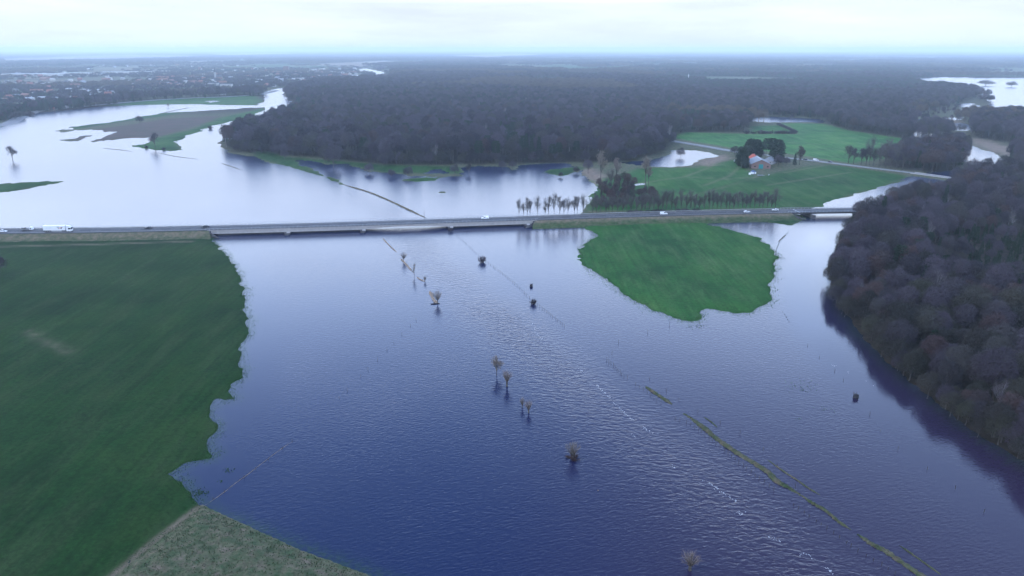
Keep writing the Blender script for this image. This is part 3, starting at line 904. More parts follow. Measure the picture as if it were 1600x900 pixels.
reg_kind('redwood_tree', bare_tree(344, 18, 5.6, 3, 12, 6, 3, 5, 0.8, 0.18, 1.2, 1.0, 0.3, True, 700), 'red_twig')

def plant(key, name, label, group, loc, rz=None, s=1.0, sz=None, cat='tree'):
    k = KIND[key]
    t = thing(name, label, cat, loc, random.uniform(0, 6.28) if rz is None else rz, group)
    t.scale = (s, s, sz or s)
    obj('trunk', k['trunk'], t)
    c = obj('crown' if 'shrub' not in name else 'twigs', k['crown'], t)
    return t
def H_at(x, y):
    s = shore(np.array([x]), np.array([y]))[0]
    return float(min(max(s * 0.07, -0.3), 0.5))

# ---- merged protos for stuff
def merged(name, parts, bark, twig, ndl='needle'):
    """parts: list of (kind, x, y, s, rz, tint)"""
    vs_, fs_, mi, ti, n = [], [], [], [], 0
    for key, x, y, s, rz, t in parts:
        for w, (v, f) in enumerate(KIND[key]['raw']):
            c, sn = math.cos(rz), math.sin(rz)
            vv = np.stack([(v[:, 0] * c - v[:, 1] * sn) * s + x, (v[:, 0] * sn + v[:, 1] * c) * s + y, v[:, 2] * s], 1)
            vs_.append(vv); fs_.append(f + n); n += len(v)
            m = 0 if w == 0 else (2 if KIND[key]['twig'] == 'needle' else 1)
            mi.append(np.full(len(f), m)); ti.append(np.full(len(v), t))
    me = mesh_np(name, np.concatenate(vs_), np.concatenate(fs_))
    for k in (bark, twig, ndl):
        me.materials.append(M[k])
    me.polygons.foreach_set('material_index', np.concatenate(mi).astype(np.int32))
    at = me.attributes.new('tint', 'FLOAT', 'POINT')
    at.data.foreach_set('value', np.concatenate(ti).astype(np.float32))
    o = bpy.data.objects.new(name, me)
    return o
def clump(seed, n, size, conif=0.08):
    r = np.random.default_rng(seed)
    out = []
    for i in range(n):
        for _ in range(30):
            x, y = r.uniform(-size / 2, size / 2, 2)
            if all((x - o[1]) ** 2 + (y - o[2]) ** 2 > 70 for o in out): break
        key = ('spruce' if r.random() < 0.6 else 'pine') if r.random() < conif else 'dome%d' % r.integers(4)
        out.append((key, x, y, r.uniform(0.8, 1.15), r.uniform(0, 6.28), r.random()))
    return out
SRC = {}
for i in range(4):
    SRC['oak%d' % i] = merged('wood_tree', [('oak%d' % i, 0, 0, 1, 0, 0.0)], 'bark', 'twig')
for i in range(2):
    SRC['moss%d' % i] = merged('wood_tree', [('moss%d' % i, 0, 0, 1, 0, 0.0)], 'bark', 'olive_twig')
for i in range(4):
    SRC['dome%d' % i] = merged('wood_tree', [('dome%d' % i, 0, 0, 1, 0, 0.0)], 'bark', 'twig')
SRC['row'] = merged('wood_tree', [('row1', 0, 0, 1, 0, 0.0)], 'bark', 'twig')
SRC['bushy'] = merged('wood_tree', [('bushy', 0, 0, 1, 0, 0.0)], 'bark', 'twig')
SRC['mossbush'] = merged('wood_tree', [('mossbush', 0, 0, 1, 0, 0.0)], 'bark', 'olive_twig')
SRC['red'] = merged('wood_tree', [('redwood_tree', 0, 0, 1, 0, 0.0)], 'bark', 'red_twig')
SRC['pale'] = merged('wood_tree', [('birch', 0, 0, 0.75, 0, 0.0)], 'birch_bark', 'birch_twig')
SRC['spruce'] = merged('wood_tree', [('spruce', 0, 0, 1, 0, 0.0)], 'bark', 'twig')
SRC['pine'] = merged('wood_tree', [('pine', 0, 0, 1, 0, 0.0)], 'bark', 'twig')
for i in range(3):
    SRC['clump%d' % i] = merged('tree_clump', clump(50 + i, 7, 30), 'bark', 'twig')
SRC['firs'] = merged('tree_clump', clump(60, 12, 28, 0.9), 'bark', 'twig', 'blue_needle')
SRC['brown'] = merged('tree_clump', clump(61, 7, 30, 0.02), 'bark', 'brown_twig')

def scatter(name, label, cat, pts):
    """pts: dict key -> list of (x, y, z, rz, s): one stuff object of instances"""
    keys = [k for k in pts if len(pts[k])]
    allp = np.array([[*p[:5], p[5] if len(p) > 5 else p[4], i] for i, k in enumerate(keys) for p in pts[k]], float)
    me = bpy.data.meshes.new(name)
    me.vertices.add(len(allp))
    me.vertices.foreach_set('co', allp[:, :3].astype(np.float32).ravel())
    for nm, col in (('rz', 3), ('sc', 4), ('sz', 5)):
        at = me.attributes.new(nm, 'FLOAT', 'POINT')
        at.data.foreach_set('value', allp[:, col].astype(np.float32))
    at = me.attributes.new('kind', 'INT', 'POINT')
    at.data.foreach_set('value', allp[:, 6].astype(np.int32))
    o = obj(name, me)
    tag(o, label, cat, None, 'stuff')
    ng = bpy.data.node_groups.new(name, 'GeometryNodeTree')
    ng.interface.new_socket('Geometry', in_out='INPUT', socket_type='NodeSocketGeometry')
    ng.interface.new_socket('Geometry', in_out='OUTPUT', socket_type='NodeSocketGeometry')
    n, l = ng.nodes, ng.links
    gi, go = N(n, 'NodeGroupInput'), N(n, 'NodeGroupOutput')
    m2p = N(n, 'GeometryNodeMeshToPoints')
    l.new(gi.outputs[0], m2p.inputs[0])
    jn = N(n, 'GeometryNodeJoinGeometry')
    def attr(nm, typ='FLOAT'):
        a = N(n, 'GeometryNodeInputNamedAttribute', data_type=typ)
        a.inputs['Name'].default_value = nm
        return a.outputs['Attribute']
    kk, rz, sc, szz = attr('kind', 'INT'), attr('rz'), attr('sc'), attr('sz')
    cs3 = N(n, 'ShaderNodeCombineXYZ')
    l.new(sc, cs3.inputs['X']); l.new(sc, cs3.inputs['Y']); l.new(szz, cs3.inputs['Z'])
    comb = N(n, 'ShaderNodeCombineXYZ')
    l.new(rz, comb.inputs['Z'])
    for i, k in enumerate(keys):
        cmp_ = N(n, 'FunctionNodeCompare', data_type='INT', operation='EQUAL')
        l.new(kk, cmp_.inputs[2])
        cmp_.inputs[3].default_value = i
        oi = N(n, 'GeometryNodeObjectInfo')
        oi.inputs['Object'].default_value = SRC[k]
        oi.inputs['As Instance'].default_value = True
        iop = N(n, 'GeometryNodeInstanceOnPoints')
        l.new(m2p.outputs[0], iop.inputs['Points'])
        l.new(cmp_.outputs[0], iop.inputs['Selection'])
        l.new(oi.outputs['Geometry'], iop.inputs['Instance'])
        l.new(comb.outputs[0], iop.inputs['Rotation'])
        l.new(cs3.outputs[0], iop.inputs['Scale'])
        l.new(iop.outputs[0], jn.inputs[0])
    l.new(jn.outputs[0], go.inputs[0])
    md = o.modifiers.new('scatter', 'NODES')
    md.node_group = ng
    return o
def jitter(x0, x1, y0, y1, step, r):
    xs, ys = np.meshgrid(np.arange(x0, x1, step), np.arange(y0, y1, step))
    xs = xs + r.uniform(-.42, .42, xs.shape) * step
    ys = ys + r.uniform(-.42, .42, ys.shape) * step
    return xs.ravel(), ys.ravel()

# ------------------------------------------------------------------ the road: near edge fitted to a smooth curve
RZ = 3.6
ne = np.array([P(a, b, RZ)[:2] for a, b in [(-60, 365.5), (0, 364.5), (150, 363), (333, 360.5), (448, 356.5), (566, 352.5), (703, 348), (826, 344), (1000, 339), (1100, 336), (1170, 334), (1250, 332), (1330, 331)]])
RC = np.polyfit(ne[:, 0], ne[:, 1], 3)
def road_pt(x, off, z):
    """off: metres behind the near edge"""
    y = np.polyval(RC, x)
    d = np.polyval(np.polyder(RC), x)
    n = math.hypot(1, d)
    return (x - d / n * off, y + off / n, z)
def road_x(px, z=RZ, off=0.0):
    """x on the road seen at photo column px"""
    x = 0.0
    for _ in range(40):
        X, Y, Z = road_pt(x, off, z)
        x += ((px - 800) / F * (Y * CP + (CAM_H - z) * SP) - X) * 0.8
    return x
def road_ang(x):
    return math.atan(np.polyval(np.polyder(RC), x))
def ribbon(name, xs, prof, mat, parent=None, jit=0.0, cap=True):
    """profile: (off, z) list swept along the road"""
    v, f = [], []
    k = len(prof)
    for i, x in enumerate(xs):
        for j, (o, z) in enumerate(prof):
            jj = jit if 0 < j < k - 1 else 0
            v.append(road_pt(x, o + random.uniform(-jj, jj), z + random.uniform(-jj, jj) * 0.3))
    for i in range(len(xs) - 1):
        for j in range(k - 1):
            f.append((i * k + j, (i + 1) * k + j, (i + 1) * k + j + 1, i * k + j + 1))
    if cap:
        f.append(tuple(range(k)))
        f.append(tuple(range((len(xs) - 1) * k, len(xs) * k))[::-1])
    return obj(name, mesh_np(name, v, f, mat), parent)
RW = 12.4
xl, xr = -560.0, 520.0
b1a, b1b = road_x(326), road_x(836)
b2a, b2b = road_x(1236), road_x(1352)
road = ribbon('road', np.linspace(xl, xr, 240), [(0.0, RZ - 0.25), (0.0, RZ), (RW, RZ), (RW, RZ - 0.25), (0.0, RZ - 0.25)], M['asphalt'], cap=False)
tag(road, 'grey two lane main road crossing the flood on a low bridge', 'road', None, 'structure')
mk = MB()
def mark(xa, xb, o0, o1, n=1):
    for i in range(n):
        a, b = xa + (xb - xa) * i / n, xa + (xb - xa) * (i + 1) / n
        mk.add([road_pt(a, o0, RZ + .006), road_pt(b, o0, RZ + .006), road_pt(b, o1, RZ + .006), road_pt(a, o1, RZ + .006)], [(0, 1, 2, 3)])
mark(xl, xr, 2.2, 2.42, 200)
mark(xl, xr, 9.9, 10.12, 200)
x = xl
while x < xr:
    mark(x, x + 6, 6.05, 6.2, 1); x += 12
xj = road_x(1250)
mk.add([road_pt(xj, 0.4, RZ + .01), road_pt(xj + .5, 0.4, RZ + .01), road_pt(xj + .5, 11.5, RZ + .01), road_pt(xj, 11.5, RZ + .01)], [(0, 1, 2, 3)])
tag(mk.build('road_marking', M['white_paint'], road), None, None, None, 'structure')

# embankments (earth, grass slopes)
def embank_cover(o, front, top):
    me = o.data
    z = np.array([v.co.z for v in me.vertices])
    n = len(z)
    a = me.color_attributes.new('cover', 'FLOAT_COLOR', 'POINT')
    m = smooth01((front - z) / 0.8) * 0.45
    a.data.foreach_set('color', np.stack([m, 0 * m, 0 * m, 0 * m + 1], 1).astype(np.float32).ravel())
    a = me.color_attributes.new('cover2', 'FLOAT_COLOR', 'POINT')
    s = 0.55 * np.exp(-((z - top) / 0.7) ** 2)
    a.data.foreach_set('color', np.stack([0 * s, s, 0 * s + 1, 0 * s + 1], 1).astype(np.float32).ravel())
def embank(xa, xb, label, wa, wb, front, top, n):
    """slopes down both sides; the ends wa / wb run out as cones under the bridges"""
    prof = [(-11.0, -0.5), (-9.0, 0.5), (-7.6, 0.72), (-6.6, 0.7), (-4.2, 1.9), (-2.0, 2.9), (-0.6, 3.36), (0.05, RZ - 0.3), (RW - 0.05, RZ - 0.3), (RW + 1.5, 3.35), (RW + 4.5, 1.7), (RW + 8.0, -0.5)]
    v, f, k = [], [], len(prof)
    xs = list(np.linspace(xa, xb, n))
    for x in xs:
        for j, (o, z) in enumerate(prof):
            q = 0.22 if 0 < j < 7 or j > 8 else 0
            # wing ends: lower points retreat from the bridge
            sh = 0.0
            if wa: sh += max(0, 1 - (x - xa) / 14) * wa * (RZ - z) * 0.9 * (-1 if j < 7 else 0)
            if wb: sh += max(0, 1 - (xb - x) / 14) * wb * (RZ - z) * 0.9 * (1 if j < 7 else 0)
            v.append(road_pt(x + sh, o + random.uniform(-q, q), z + random.uniform(-q, q) * 0.25))
    for i in range(n - 1):
        for j in range(k - 1):
            f.append((i * k + j, (i + 1) * k + j, (i + 1) * k + j + 1, i * k + j + 1))
    f.append(tuple(range(k))); f.append(tuple(range((n - 1) * k, n * k))[::-1])
    o = obj('embankment', mesh_np('embankment', v, f, M['ground']))
    embank_cover(o, front, top)
    return tag(o, label, 'embankment', None, 'structure')
embank(xl, b1a, 'grassy road embankment above the dark meadow, left of the long bridge', 0, 1.0, 0.3, 2.4, 150)
embank(b1b, b2a, 'brown and green road embankment between the two bridges', 1.0, 0.9, 2.3, 3.1, 150)
embank(b2b, xr, 'road embankment hidden in the wood at the right', 0.5, 0, 0.6, 2.6, 40)

def bridge(xa, xb, label, piers, haunch, pier_w, fascia_mat, girder_d, clear_top):
    t = thing('road_bridge', label, 'bridge', road_pt((xa + xb) / 2, RW / 2, 0.0))
    inv = Vector(t.location)
    def shift(o):
        o.parent = t
        o.location = -inv
        return o
    n = 120
    xs = np.linspace(xa - 1.0, xb + 1.0, n)
    # deck slab edge and girders: side faces follow the haunched soffit
    v, f = [], []
    for x in xs:
        d = girder_d
        for (h0, h1, amt) in haunch:
            if h0 < x < h1:
                u = (x - h0) / (h1 - h0)
                d = girder_d - amt * math.sin(math.pi * u) ** 0.8
        for o, z in ((-0.35, RZ - 0.02), (-0.35, RZ - 0.45), (0.25, RZ - 0.5), (0.25, RZ - d), (RW - 0.25, RZ - d), (RW - 0.25, RZ - 0.5), (RW + 0.35, RZ - 0.45), (RW + 0.35, RZ - 0.02), (RW - 0.06, RZ - 0.26), (0.06, RZ - 0.26)):
            v.append(road_pt(x, o, z))
    k = 10
    for i in range(n - 1):
        for j in range(k):
            f.append((i * k + j, (i + 1) * k + j, (i + 1) * k + (j + 1) % k, i * k + (j + 1) % k))
    f.append(tuple(range(k))); f.append(tuple(range((n - 1) * k, n * k))[::-1])
    shift(obj('girder', mesh_np('girder', v, f, fascia_mat)))
    for x in piers:
        a = road_ang(x)
        mb = MB()
        w = pier_w
        mb.box(-w / 2, w / 2, -3.4, RW + 2.0, -1.6, clear_top)
        mb.add([(-w / 2, -3.4, -1.6), (w / 2, -3.4, -1.6), (w / 2 * .5, -4.6, -1.6), (-w / 2 * .5, -4.6, -1.6), (-w / 2, -3.4, clear_top), (w / 2, -3.4, clear_top), (w / 2 * .5, -4.6, clear_top), (-w / 2 * .5, -4.6, clear_top)],
               [(2, 3, 7, 6), (1, 2, 6, 5), (3, 0, 4, 7), (4, 5, 6, 7)])
        p = mb.build('pier', M['dark_concrete'], t)  # dark material puts the pier's shaded front and shadowed left into its colour
        p.location = Vector(road_pt(x, 0, 0)) - inv
        p.rotation_euler.z = a
        cb = MB()
        cb.box(-w / 2 * .2, w / 2 + .15, -3.3, -0.45, clear_top + 0.002, clear_top + 0.3)  # pale block on the right part only: lit top put into the colour
        c = cb.build('lit_pier_top', M['concrete'], p)
    for x, sgn in ((xa, 1), (xb, -1)):
        mb = MB()
        mb.box(-1.2, 1.2, -1.4, RW + 1.4, -1.0, RZ - 0.52)
        # sloping wing wall
        mb.add([(-0.3, -1.4, RZ - 0.5), (0.3, -1.4, RZ - 0.5), (0.3 + sgn * 8.0, -7.5, 0.2), (-0.3 + sgn * 8.0, -7.5, 0.2), (-0.3, -1.4, -1), (0.3, -1.4, -1), (0.3 + sgn * 8.0, -7.5, -1), (-0.3 + sgn * 8.0, -7.5, -1)],
               [(0, 1, 2, 3), (0, 3, 7, 4), (1, 5, 6, 2), (2, 6, 7, 3)])
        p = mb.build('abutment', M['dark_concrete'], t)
        p.location = Vector(road_pt(x, 0, 0)) - inv
        p.rotation_euler.z = road_ang(x)
    for off, lab in ((0.12, 0), (RW - 0.12, 1)):
        mb = MB()
        px_ = np.arange(xa - 2, xb + 2, 2.5)
        for x in px_:
            p = Vector(road_pt(x, off, RZ))
            mb.box(p.x - .06, p.x + .06, p.y - .06, p.y + .06, RZ, RZ + 1.0)
        r = MB()
        for z in (0.55, 1.0):
            r.tube([road_pt(x, off, RZ + z) for x in np.linspace(xa - 2, xb + 2, 60)], 0.06, 4)
        shift(r.build('railing', M['steel']))
        pp = shift(mb.build('railing_post', M['steel']))
        pp['kind'] = 'stuff'
    return t
p1 = [road_x(449, 0.5, -2), road_x(567, 0.5, -2), road_x(704, 0.5, -2), road_x(824, 0.5, -2)]
bridge(b1a, b1b, 'long low concrete road bridge of five spans across the flood', p1, [(p1[1] + 1, p1[2] - 1, 1.3)], 3.2, M['concrete'], 2.5, 1.15)
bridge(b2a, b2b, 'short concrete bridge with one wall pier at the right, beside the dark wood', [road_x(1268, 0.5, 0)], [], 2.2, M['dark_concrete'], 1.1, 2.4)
# crash barriers along the embankments
for xa, xb, lab in ((xl, b1a - 3, 'steel crash barrier along the road left of the long bridge'), (b1b + 3, b2a - 3, 'steel crash barrier along the road between the bridges')):
    t = thing('crash_barrier', lab, 'barrier', road_pt(xb, RW - 0.6, RZ))
    inv = Vector(t.location)
    r = MB()
    xs = np.linspace(xa, xb, 90)
    for i in range(89):
        a, b = Vector(road_pt(xs[i], RW - 0.6, RZ)), Vector(road_pt(xs[i + 1], RW - 0.6, RZ))
        r.add([a + Vector((0, 0, .45)), b + Vector((0, 0, .45)), b + Vector((0, 0, .78)), a + Vector((0, 0, .78)), a + Vector((0, .08, .45)), b + Vector((0, .08, .45)), b + Vector((0, .08, .78)), a + Vector((0, .08, .78))],
              [(0, 1, 2, 3), (7, 6, 5, 4), (3, 2, 6, 7), (0, 4, 5, 1)])
    o = r.build('rail', M['steel'], t); o.location = -inv
    q = MB()
    for x in np.arange(xa, xb, 4.0):
        p = Vector(road_pt(x, RW - 0.5, RZ)); q.box(p.x - .05, p.x + .05, p.y + .1, p.y + .2, RZ - .2, RZ + .7)
    o = q.build('post', M['steel'], t); o.location = -inv; o['kind'] = 'stuff'

# ------------------------------------------------------------------ side road past the farm
SR = [P(*p, 1.2) for p in [(1010, 213), (1052, 220), (1098, 227.5), (1145, 235.5), (1190, 241), (1230, 246.5), (1262, 250), (1300, 254.5), (1360, 262), (1426, 270), (1482, 277.5), (1530, 284), (1600, 292)]]
def catmull(pts, n=12):
    P_ = [np.array(p, float) for p in pts]
    P_ = [2 * P_[0] - P_[1]] + P_ + [2 * P_[-1] - P_[-2]]
    out = []
    for i in range(1, len(P_) - 2):
        for k in range(n):
            t = k / n
            out.append(0.5 * ((2 * P_[i]) + (-P_[i - 1] + P_[i + 1]) * t + (2 * P_[i - 1] - 5 * P_[i] + 4 * P_[i + 1] - P_[i + 2]) * t * t + (-P_[i - 1] + 3 * P_[i] - 3 * P_[i + 1] + P_[i + 2]) * t ** 3))
    out.append(P_[-2])
    return np.array(out)
SRC_PATH = catmull(SR)
def sweep(name, path, prof, mat, parent=None, closed=False):
    v, f, k = [], [], len(prof)
    for i, p in enumerate(path):
        t = unit((path[min(i + 1, len(path) - 1)] - path[max(i - 1, 0)]) * np.array([1, 1, 0]))
        nn = np.array([-t[1], t[0], 0])
        for o, z in prof:
            v.append(p + nn * o + np.array([0, 0, z]))
    for i in range(len(path) - 1):
        for j in range(k - 1):
            f.append((i * k + j, (i + 1) * k + j, (i + 1) * k + j + 1, i * k + j + 1))
    return obj(name, mesh_np(name, v, f, mat), parent)
o = sweep('side_road', SRC_PATH, [(-3.6, -0.35), (-3.6, 0), (3.6, 0), (3.6, -0.35)], M['pale_asphalt'])
tag(o, 'pale side road passing behind the farm', 'road', None, 'structure')
e = sweep('road_verge', SRC_PATH, [(-13, -1.7), (-8.0, -0.5), (-3.55, -0.12), (3.55, -0.12), (9, -0.5), (14, -1.7)], M['ground'])
tag(e, 'grass verges beside the pale side road', 'verge', None, 'structure')
o = sweep('cycle_path', SRC_PATH[:44], [(-7.4, -0.3), (-7.4, -0.02), (-5.2, -0.02), (-5.2, -0.3)], M['pale_asphalt'])
tag(o, 'narrow cycle path beside the side road left of the farm', 'path', None, 'structure')
for q in (-3.2, 3.1):
    o = sweep('road_marking', SRC_PATH, [(q, 0.006), (q + 0.25, 0.006)], M['white_paint'], bpy.data.objects['side_road'])
    o['kind'] = 'structure'
# little bridge of the side road
sb_a, sb_b = Vector(P(1426, 270, 1.2)), Vector(P(1486, 278, 1.2))
t = thing('side_bridge', 'small low bridge with pale parapet on the side road, half hidden by trees', 'bridge', (sb_a + sb_b) / 2, math.atan2(sb_b.y - sb_a.y, sb_b.x - sb_a.x))
L2 = (sb_b - sb_a).length / 2
mb = MB(); mb.box(-L2, L2, -4.2, -3.65, -0.8, 0.35); mb.box(-L2, L2, 3.65, 4.2, -0.8, 0.35); mb.build('parapet', M['concrete'], t)
mb = MB(); mb.box(-L2, L2, -3.6, 3.6, -0.9, -0.37); mb.build('deck', M['dark_concrete'], t)
for x in (-L2 * .4, L2 * .4):
    mb = MB(); mb.box(x - .5, x + .5, -3.4, 3.4, -2.4, -0.9); mb.build('pier', M['dark_concrete'], t)

# ------------------------------------------------------------------ woods
side_xy = SRC_PATH[:, :2]
def ok_land(x, y, margin=1.0):
    s = shore(x, y, False)
    d = y - np.polyval(RC, x)
    return (s > margin) & ~((d > -9) & (d < RW + 9) & (y < 620)) & (line_dist(side_xy, x, y) > 9)
LAND_TREES = []      # near wood: (x, y, s, kind)
x, y = jitter(60, 620, 150, 760, 7.4, rng)
k = (sdist(WOOD_R, x, y) > -1.0) & ok_land(x, y, -2.0)
x, y = x[k], y[k]
fx, fy = px_of(x, y, 8.0)
vis = (fx > -60) & (fx < 1640) & (fy < 960)
x, y, fx = x[vis], y[vis], fx[vis]
# low mantle of bushes along the water's edge
ex, ey = jitter(60, 620, 130, 640, 4.6, rng)
ed = sdist(WOOD_R, ex, ey)
k = (ed > -3.0) & (ed < 5) & ok_land(ex, ey, -4.0)
fx, fy = px_of(ex, ey, 4.0)
k &= (fx > -60) & (fx < 1640) & (fy < 960)
n_main = len(x)
mantle = np.concatenate([np.zeros(n_main, bool), np.ones(k.sum(), bool)])
x, y = np.concatenate([x, ex[k]]), np.concatenate([y, ey[k]])
order = np.argsort(x * x + y * y)
x, y, mantle = x[order], y[order], mantle[order]
dark = sdist(PW([(1440, 440), (1450, 385), (1500, 365), (1700, 370), (1700, 450), (1560, 470)]), x, y) > 0
dist_edge = sdist(WOOD_R, x, y)
pick = []
for i in range(len(x)):
    u = random.random()
    if mantle[i]: key = 'mossbush' if u < .65 else 'bushy'
    elif dark[i]: key = 'spruce' if u < 0.7 else 'pine' if u < 0.82 else 'oak%d' % random.randrange(4)
    elif u < 0.07 and dist_edge[i] > 12: key = 'pine' if random.random() < .6 else 'spruce'
    elif u < 0.18: key = 'redwood_tree'
    elif u < 0.25: key = 'birch'
    elif u < 0.25 + 0.55 * max(0.0, 1 - (y[i] - 150) / 220): key = 'moss%d' % random.randrange(2)
    else: key = 'oak%d' % random.randrange(4)
    pick.append(key)
near_n = min(300, len(x))
LBL = {'spruce': ('conifer', 'dark green conifer standing among the bare trees of the right wood', 'conifers in the right wood'),
       'pine': ('pine_tree', 'dark green pine with a bare stem in the right wood', 'pines in the right wood'),
       'redwood_tree': ('broadleaf_tree', 'leafless tree with reddish twigs in the dark right wood', 'reddish trees in the right wood'),
       'birch': ('broadleaf_tree', 'tall leafless tree with pale twigs in the dark right wood', 'pale trees in the right wood'),
       'mossbush': ('broadleaf_tree', 'low bushy mossy tree leaning over the water at the edge of the right wood', 'bushy trees on the edge of the right wood'),
       'bushy': ('broadleaf_tree', 'low bushy purple brown tree at the water edge of the right wood', 'bushy brown trees on the edge of the right wood'),
       'mos': ('broadleaf_tree', 'leafless round-crowned olive grey mossy tree in the right wood', 'mossy trees of the right wood'),
       'oak': ('broadleaf_tree', 'leafless round-crowned grey brown tree in the dark right wood', 'bare trees of the right wood')}
rest = {kk: [] for kk in SRC}
SK = {'redwood_tree': 'red', 'birch': 'pale'}
for i in range(len(x)):
    s = random.uniform(0.55, 1.0) * (0.6 if y[i] > 545 and px_of(x[i], y[i])[0] < 1490 else 1.0) * (0.62 if dark[i] else 1.0) * (0.85 if dist_edge[i] < 6 and not mantle[i] else 1.0)
    z = 0.4
    if i < near_n:
        nm, lb, gp = LBL[pick[i][:3] if pick[i][:-1] in ('oak', 'moss') else pick[i]]
        plant(pick[i], nm, lb, gp, (x[i], y[i], z), None, s * (0.8 if pick[i] == 'birch' else 1), None)
    else:
        rest[SK.get(pick[i], pick[i])].append((x[i], y[i], z, random.uniform(0, 6.28), s))
scatter('woodland', 'rest of the dark leafless wood at the right, behind its nearest trees', 'wood', rest)

rest = {kk: [] for kk in SRC}
x, y = jitter(-520, 760, 680, 2500, 14.0, rng)
k = (sdist(WOOD_M, x, y) > 1.0) & ok_land(x, y, -1.0)
x, y = x[k], y[k]
con = vnoise(x / 70, y / 90, 31) + 0.5 * vnoise(x / 25, y / 30, 32)
for i in range(len(x)):
    u = random.random()
    if con[i] > 0.22 and u < 0.6: key = 'pine' if u < 0.35 else 'spruce'
    elif u < 0.04: key = 'pine'
    elif u < 0.10: key = 'red'
    elif u < 0.15: key = 'pale'
    else: key = 'dome%d' % random.randrange(4)
    rest[key].append((x[i], y[i], 0.4, random.uniform(0, 6.28), random.uniform(1.0, 1.45) if y[i] < 1050 else random.uniform(0.8, 1.15)))
ex, ey = jitter(-330, 560, 680, 1100, 7.5, rng)
ed = sdist(WOOD_M, ex, ey)
k = (ed > -1) & (ed < 9) & ok_land(ex, ey, 0.5)
for xx, yy in zip(ex[k], ey[k]):
    rest[random.choice(('bushy', 'bushy', 'mossbush'))].append((xx, yy, 0.3, random.uniform(0, 6.28), random.uniform(0.8, 1.6)))
scatter('woodland', 'broad leafless wood on the far side of the flood, in the middle of the view', 'wood', rest)

for wi, (w, lab, sp_, mixk) in enumerate(zip(WOOD_N, (
        'belt of leafless trees along the far edge of the pale green field', 'leafless wood beside the little side road bridge', 'dark wood at the right behind the pond', 'wood edge at the right of the pond',
        'trees between the pond and the side road at the right', 'low trees at the far left corner of the pale green field', 'thicket under the tall pale trees by the water', 'thicket beside the road trees'), (9.5, 9, 11, 10, 9, 10, 7.5, 7), ('o', 'r', 'o', 'o', 'o', 'o', 'b', 'b'))):
    rest = {kk: [] for kk in SRC}
    lo, hi = w.min(0), w.max(0)
    x, y = jitter(lo[0], hi[0], lo[1], hi[1], sp_, rng)
    k = (sdist(w, x, y) > 0) & ok_land(x, y, -3.0)
    for xx, yy in zip(x[k], y[k]):
        u = random.random()
        key = random.choice(('row', 'row', 'bushy', 'red')) if mixk == 'b' else 'red' if (mixk == 'r' and u < .4) or u < .12 else 'spruce' if u > 0.96 else 'oak%d' % random.randrange(4)
        rest[key].append((xx, yy, 0.3, random.uniform(0, 6.28), random.uniform(0.8, 1.15) if mixk != 'b' else random.uniform(0.4, 0.65)))
    scatter('woodland', lab, 'wood', rest)

# far woods: clumps
OPEN = list(FIELDS.values()) + PLOUGH + FARGREEN + STRAW + [MARSH, PW(FIELD_F), WOOD_M]
rest = {kk: [] for kk in SRC}
hid = {kk: [] for kk in SRC}
for (ya, yb, st, sc) in ((1180, 2400, 21, 1.0), (2400, 4500, 27, 1.15), (4500, 9000, 62, 2.0), (9000, 24000, 170, 5.0), (24000, 43000, 330, 10.0)):
    x, y = jitter(-0.86 * yb, 0.86 * yb, ya, yb, st, rng)
    k = np.abs(x) < 0.80 * y
    x, y = x[k], y[k]
    s = shore(x, y, False)
    k = s > 10 * sc
    for p in OPEN:
        k &= sdist(p, x, y) < 9
    inT = sdist(TOWN, x, y) > 0
    k &= ~inT | (rng.random(len(x)) < 0.45)
    k &= far_gap(x, y) < 0.5
    x, y, inT = x[k], y[k], inT[k]
    con = vnoise(x / 300, y / 350, 43)
    con2 = vnoise(x / 260, y / 400, 46)
    fx, fy = px_of(x, y)
    firbelt = (fx > 1020) & (fx < 1450) & (fy > 105) & (fy < 150)
    for i in range(len(x)):
        key = 'firs' if (con[i] > 0.24 or (firbelt[i] and random.random() < .8)) else 'brown' if con2[i] > 0.10 else 'clump%d' % random.randrange(3)
        q = random.uniform(0.8, 1.05) * (0.5 if inT[i] else 1.0)
        rest[key].append((x[i], y[i], 0.3, random.uniform(0, 6.28), sc * q, q))
scatter('woodland', 'distant woods fading into the haze up to the horizon', 'wood', rest)

# ------------------------------------------------------------------ single trees
def at(px, py):
    p = P(px, py)
    return (p[0], p[1], max(H_at(p[0], p[1]), -0.3))
def size(px, py, hpx, key):
    """scale that makes the tree hpx tall in the photo"""
    p = P(px, py)
    d = p[1] * CP + CAM_H * SP
    v = KIND[key]['raw'][1][0]
    return hpx * d / (F * CP) / max(v[:, 2].max(), KIND[key]['raw'][0][0][:, 2].max())
def lone(key, px, py, hpx, name, label, group=None, wide=1.0, cat='tree'):
    s = size(px, py, hpx, key)
    return plant(key, name, label, group, at(px, py), None, s * wide, s, cat)
lone('lone', 20, 251, 24, 'broadleaf_tree', 'lone leafless tree standing in the flood near the left edge')
lone('bushy', 219, 194, 13, 'broadleaf_tree', 'dense round tree on the north edge of the ploughed island')
lone('bushy', -8, 434, 42, 'broadleaf_tree', 'purple brown tree cut off by the left edge, standing in the dark meadow')
lone('lone', 243, 232, 24, 'broadleaf_tree', 'leafless tree on the southern tip of the ploughed island')
lone('shrub', 229, 232, 5, 'shrub', 'low dark shrub at the water, left of the island tip tree', cat='shrub')
lone('shrub', 256, 235, 5, 'shrub', 'low dark shrub at the water, right of the island tip tree', cat='shrub')
lone('lone', 263, 168, 7, 'broadleaf_tree', 'small tree standing in the water below the dyke meadow')
lone('shrub', 329, 202, 7, 'shrub', 'bush on the river bank at the right end of the ploughed island', cat='shrub')
lone('willow', 631, 408, 17, 'willow_tree', 'small leafless tree by the straw strip, first below the bridge', wide=0.9)
lone('slim', 648, 432, 24, 'willow_tree', 'slim upright leafless tree between the two small trees below the bridge', wide=1.1)
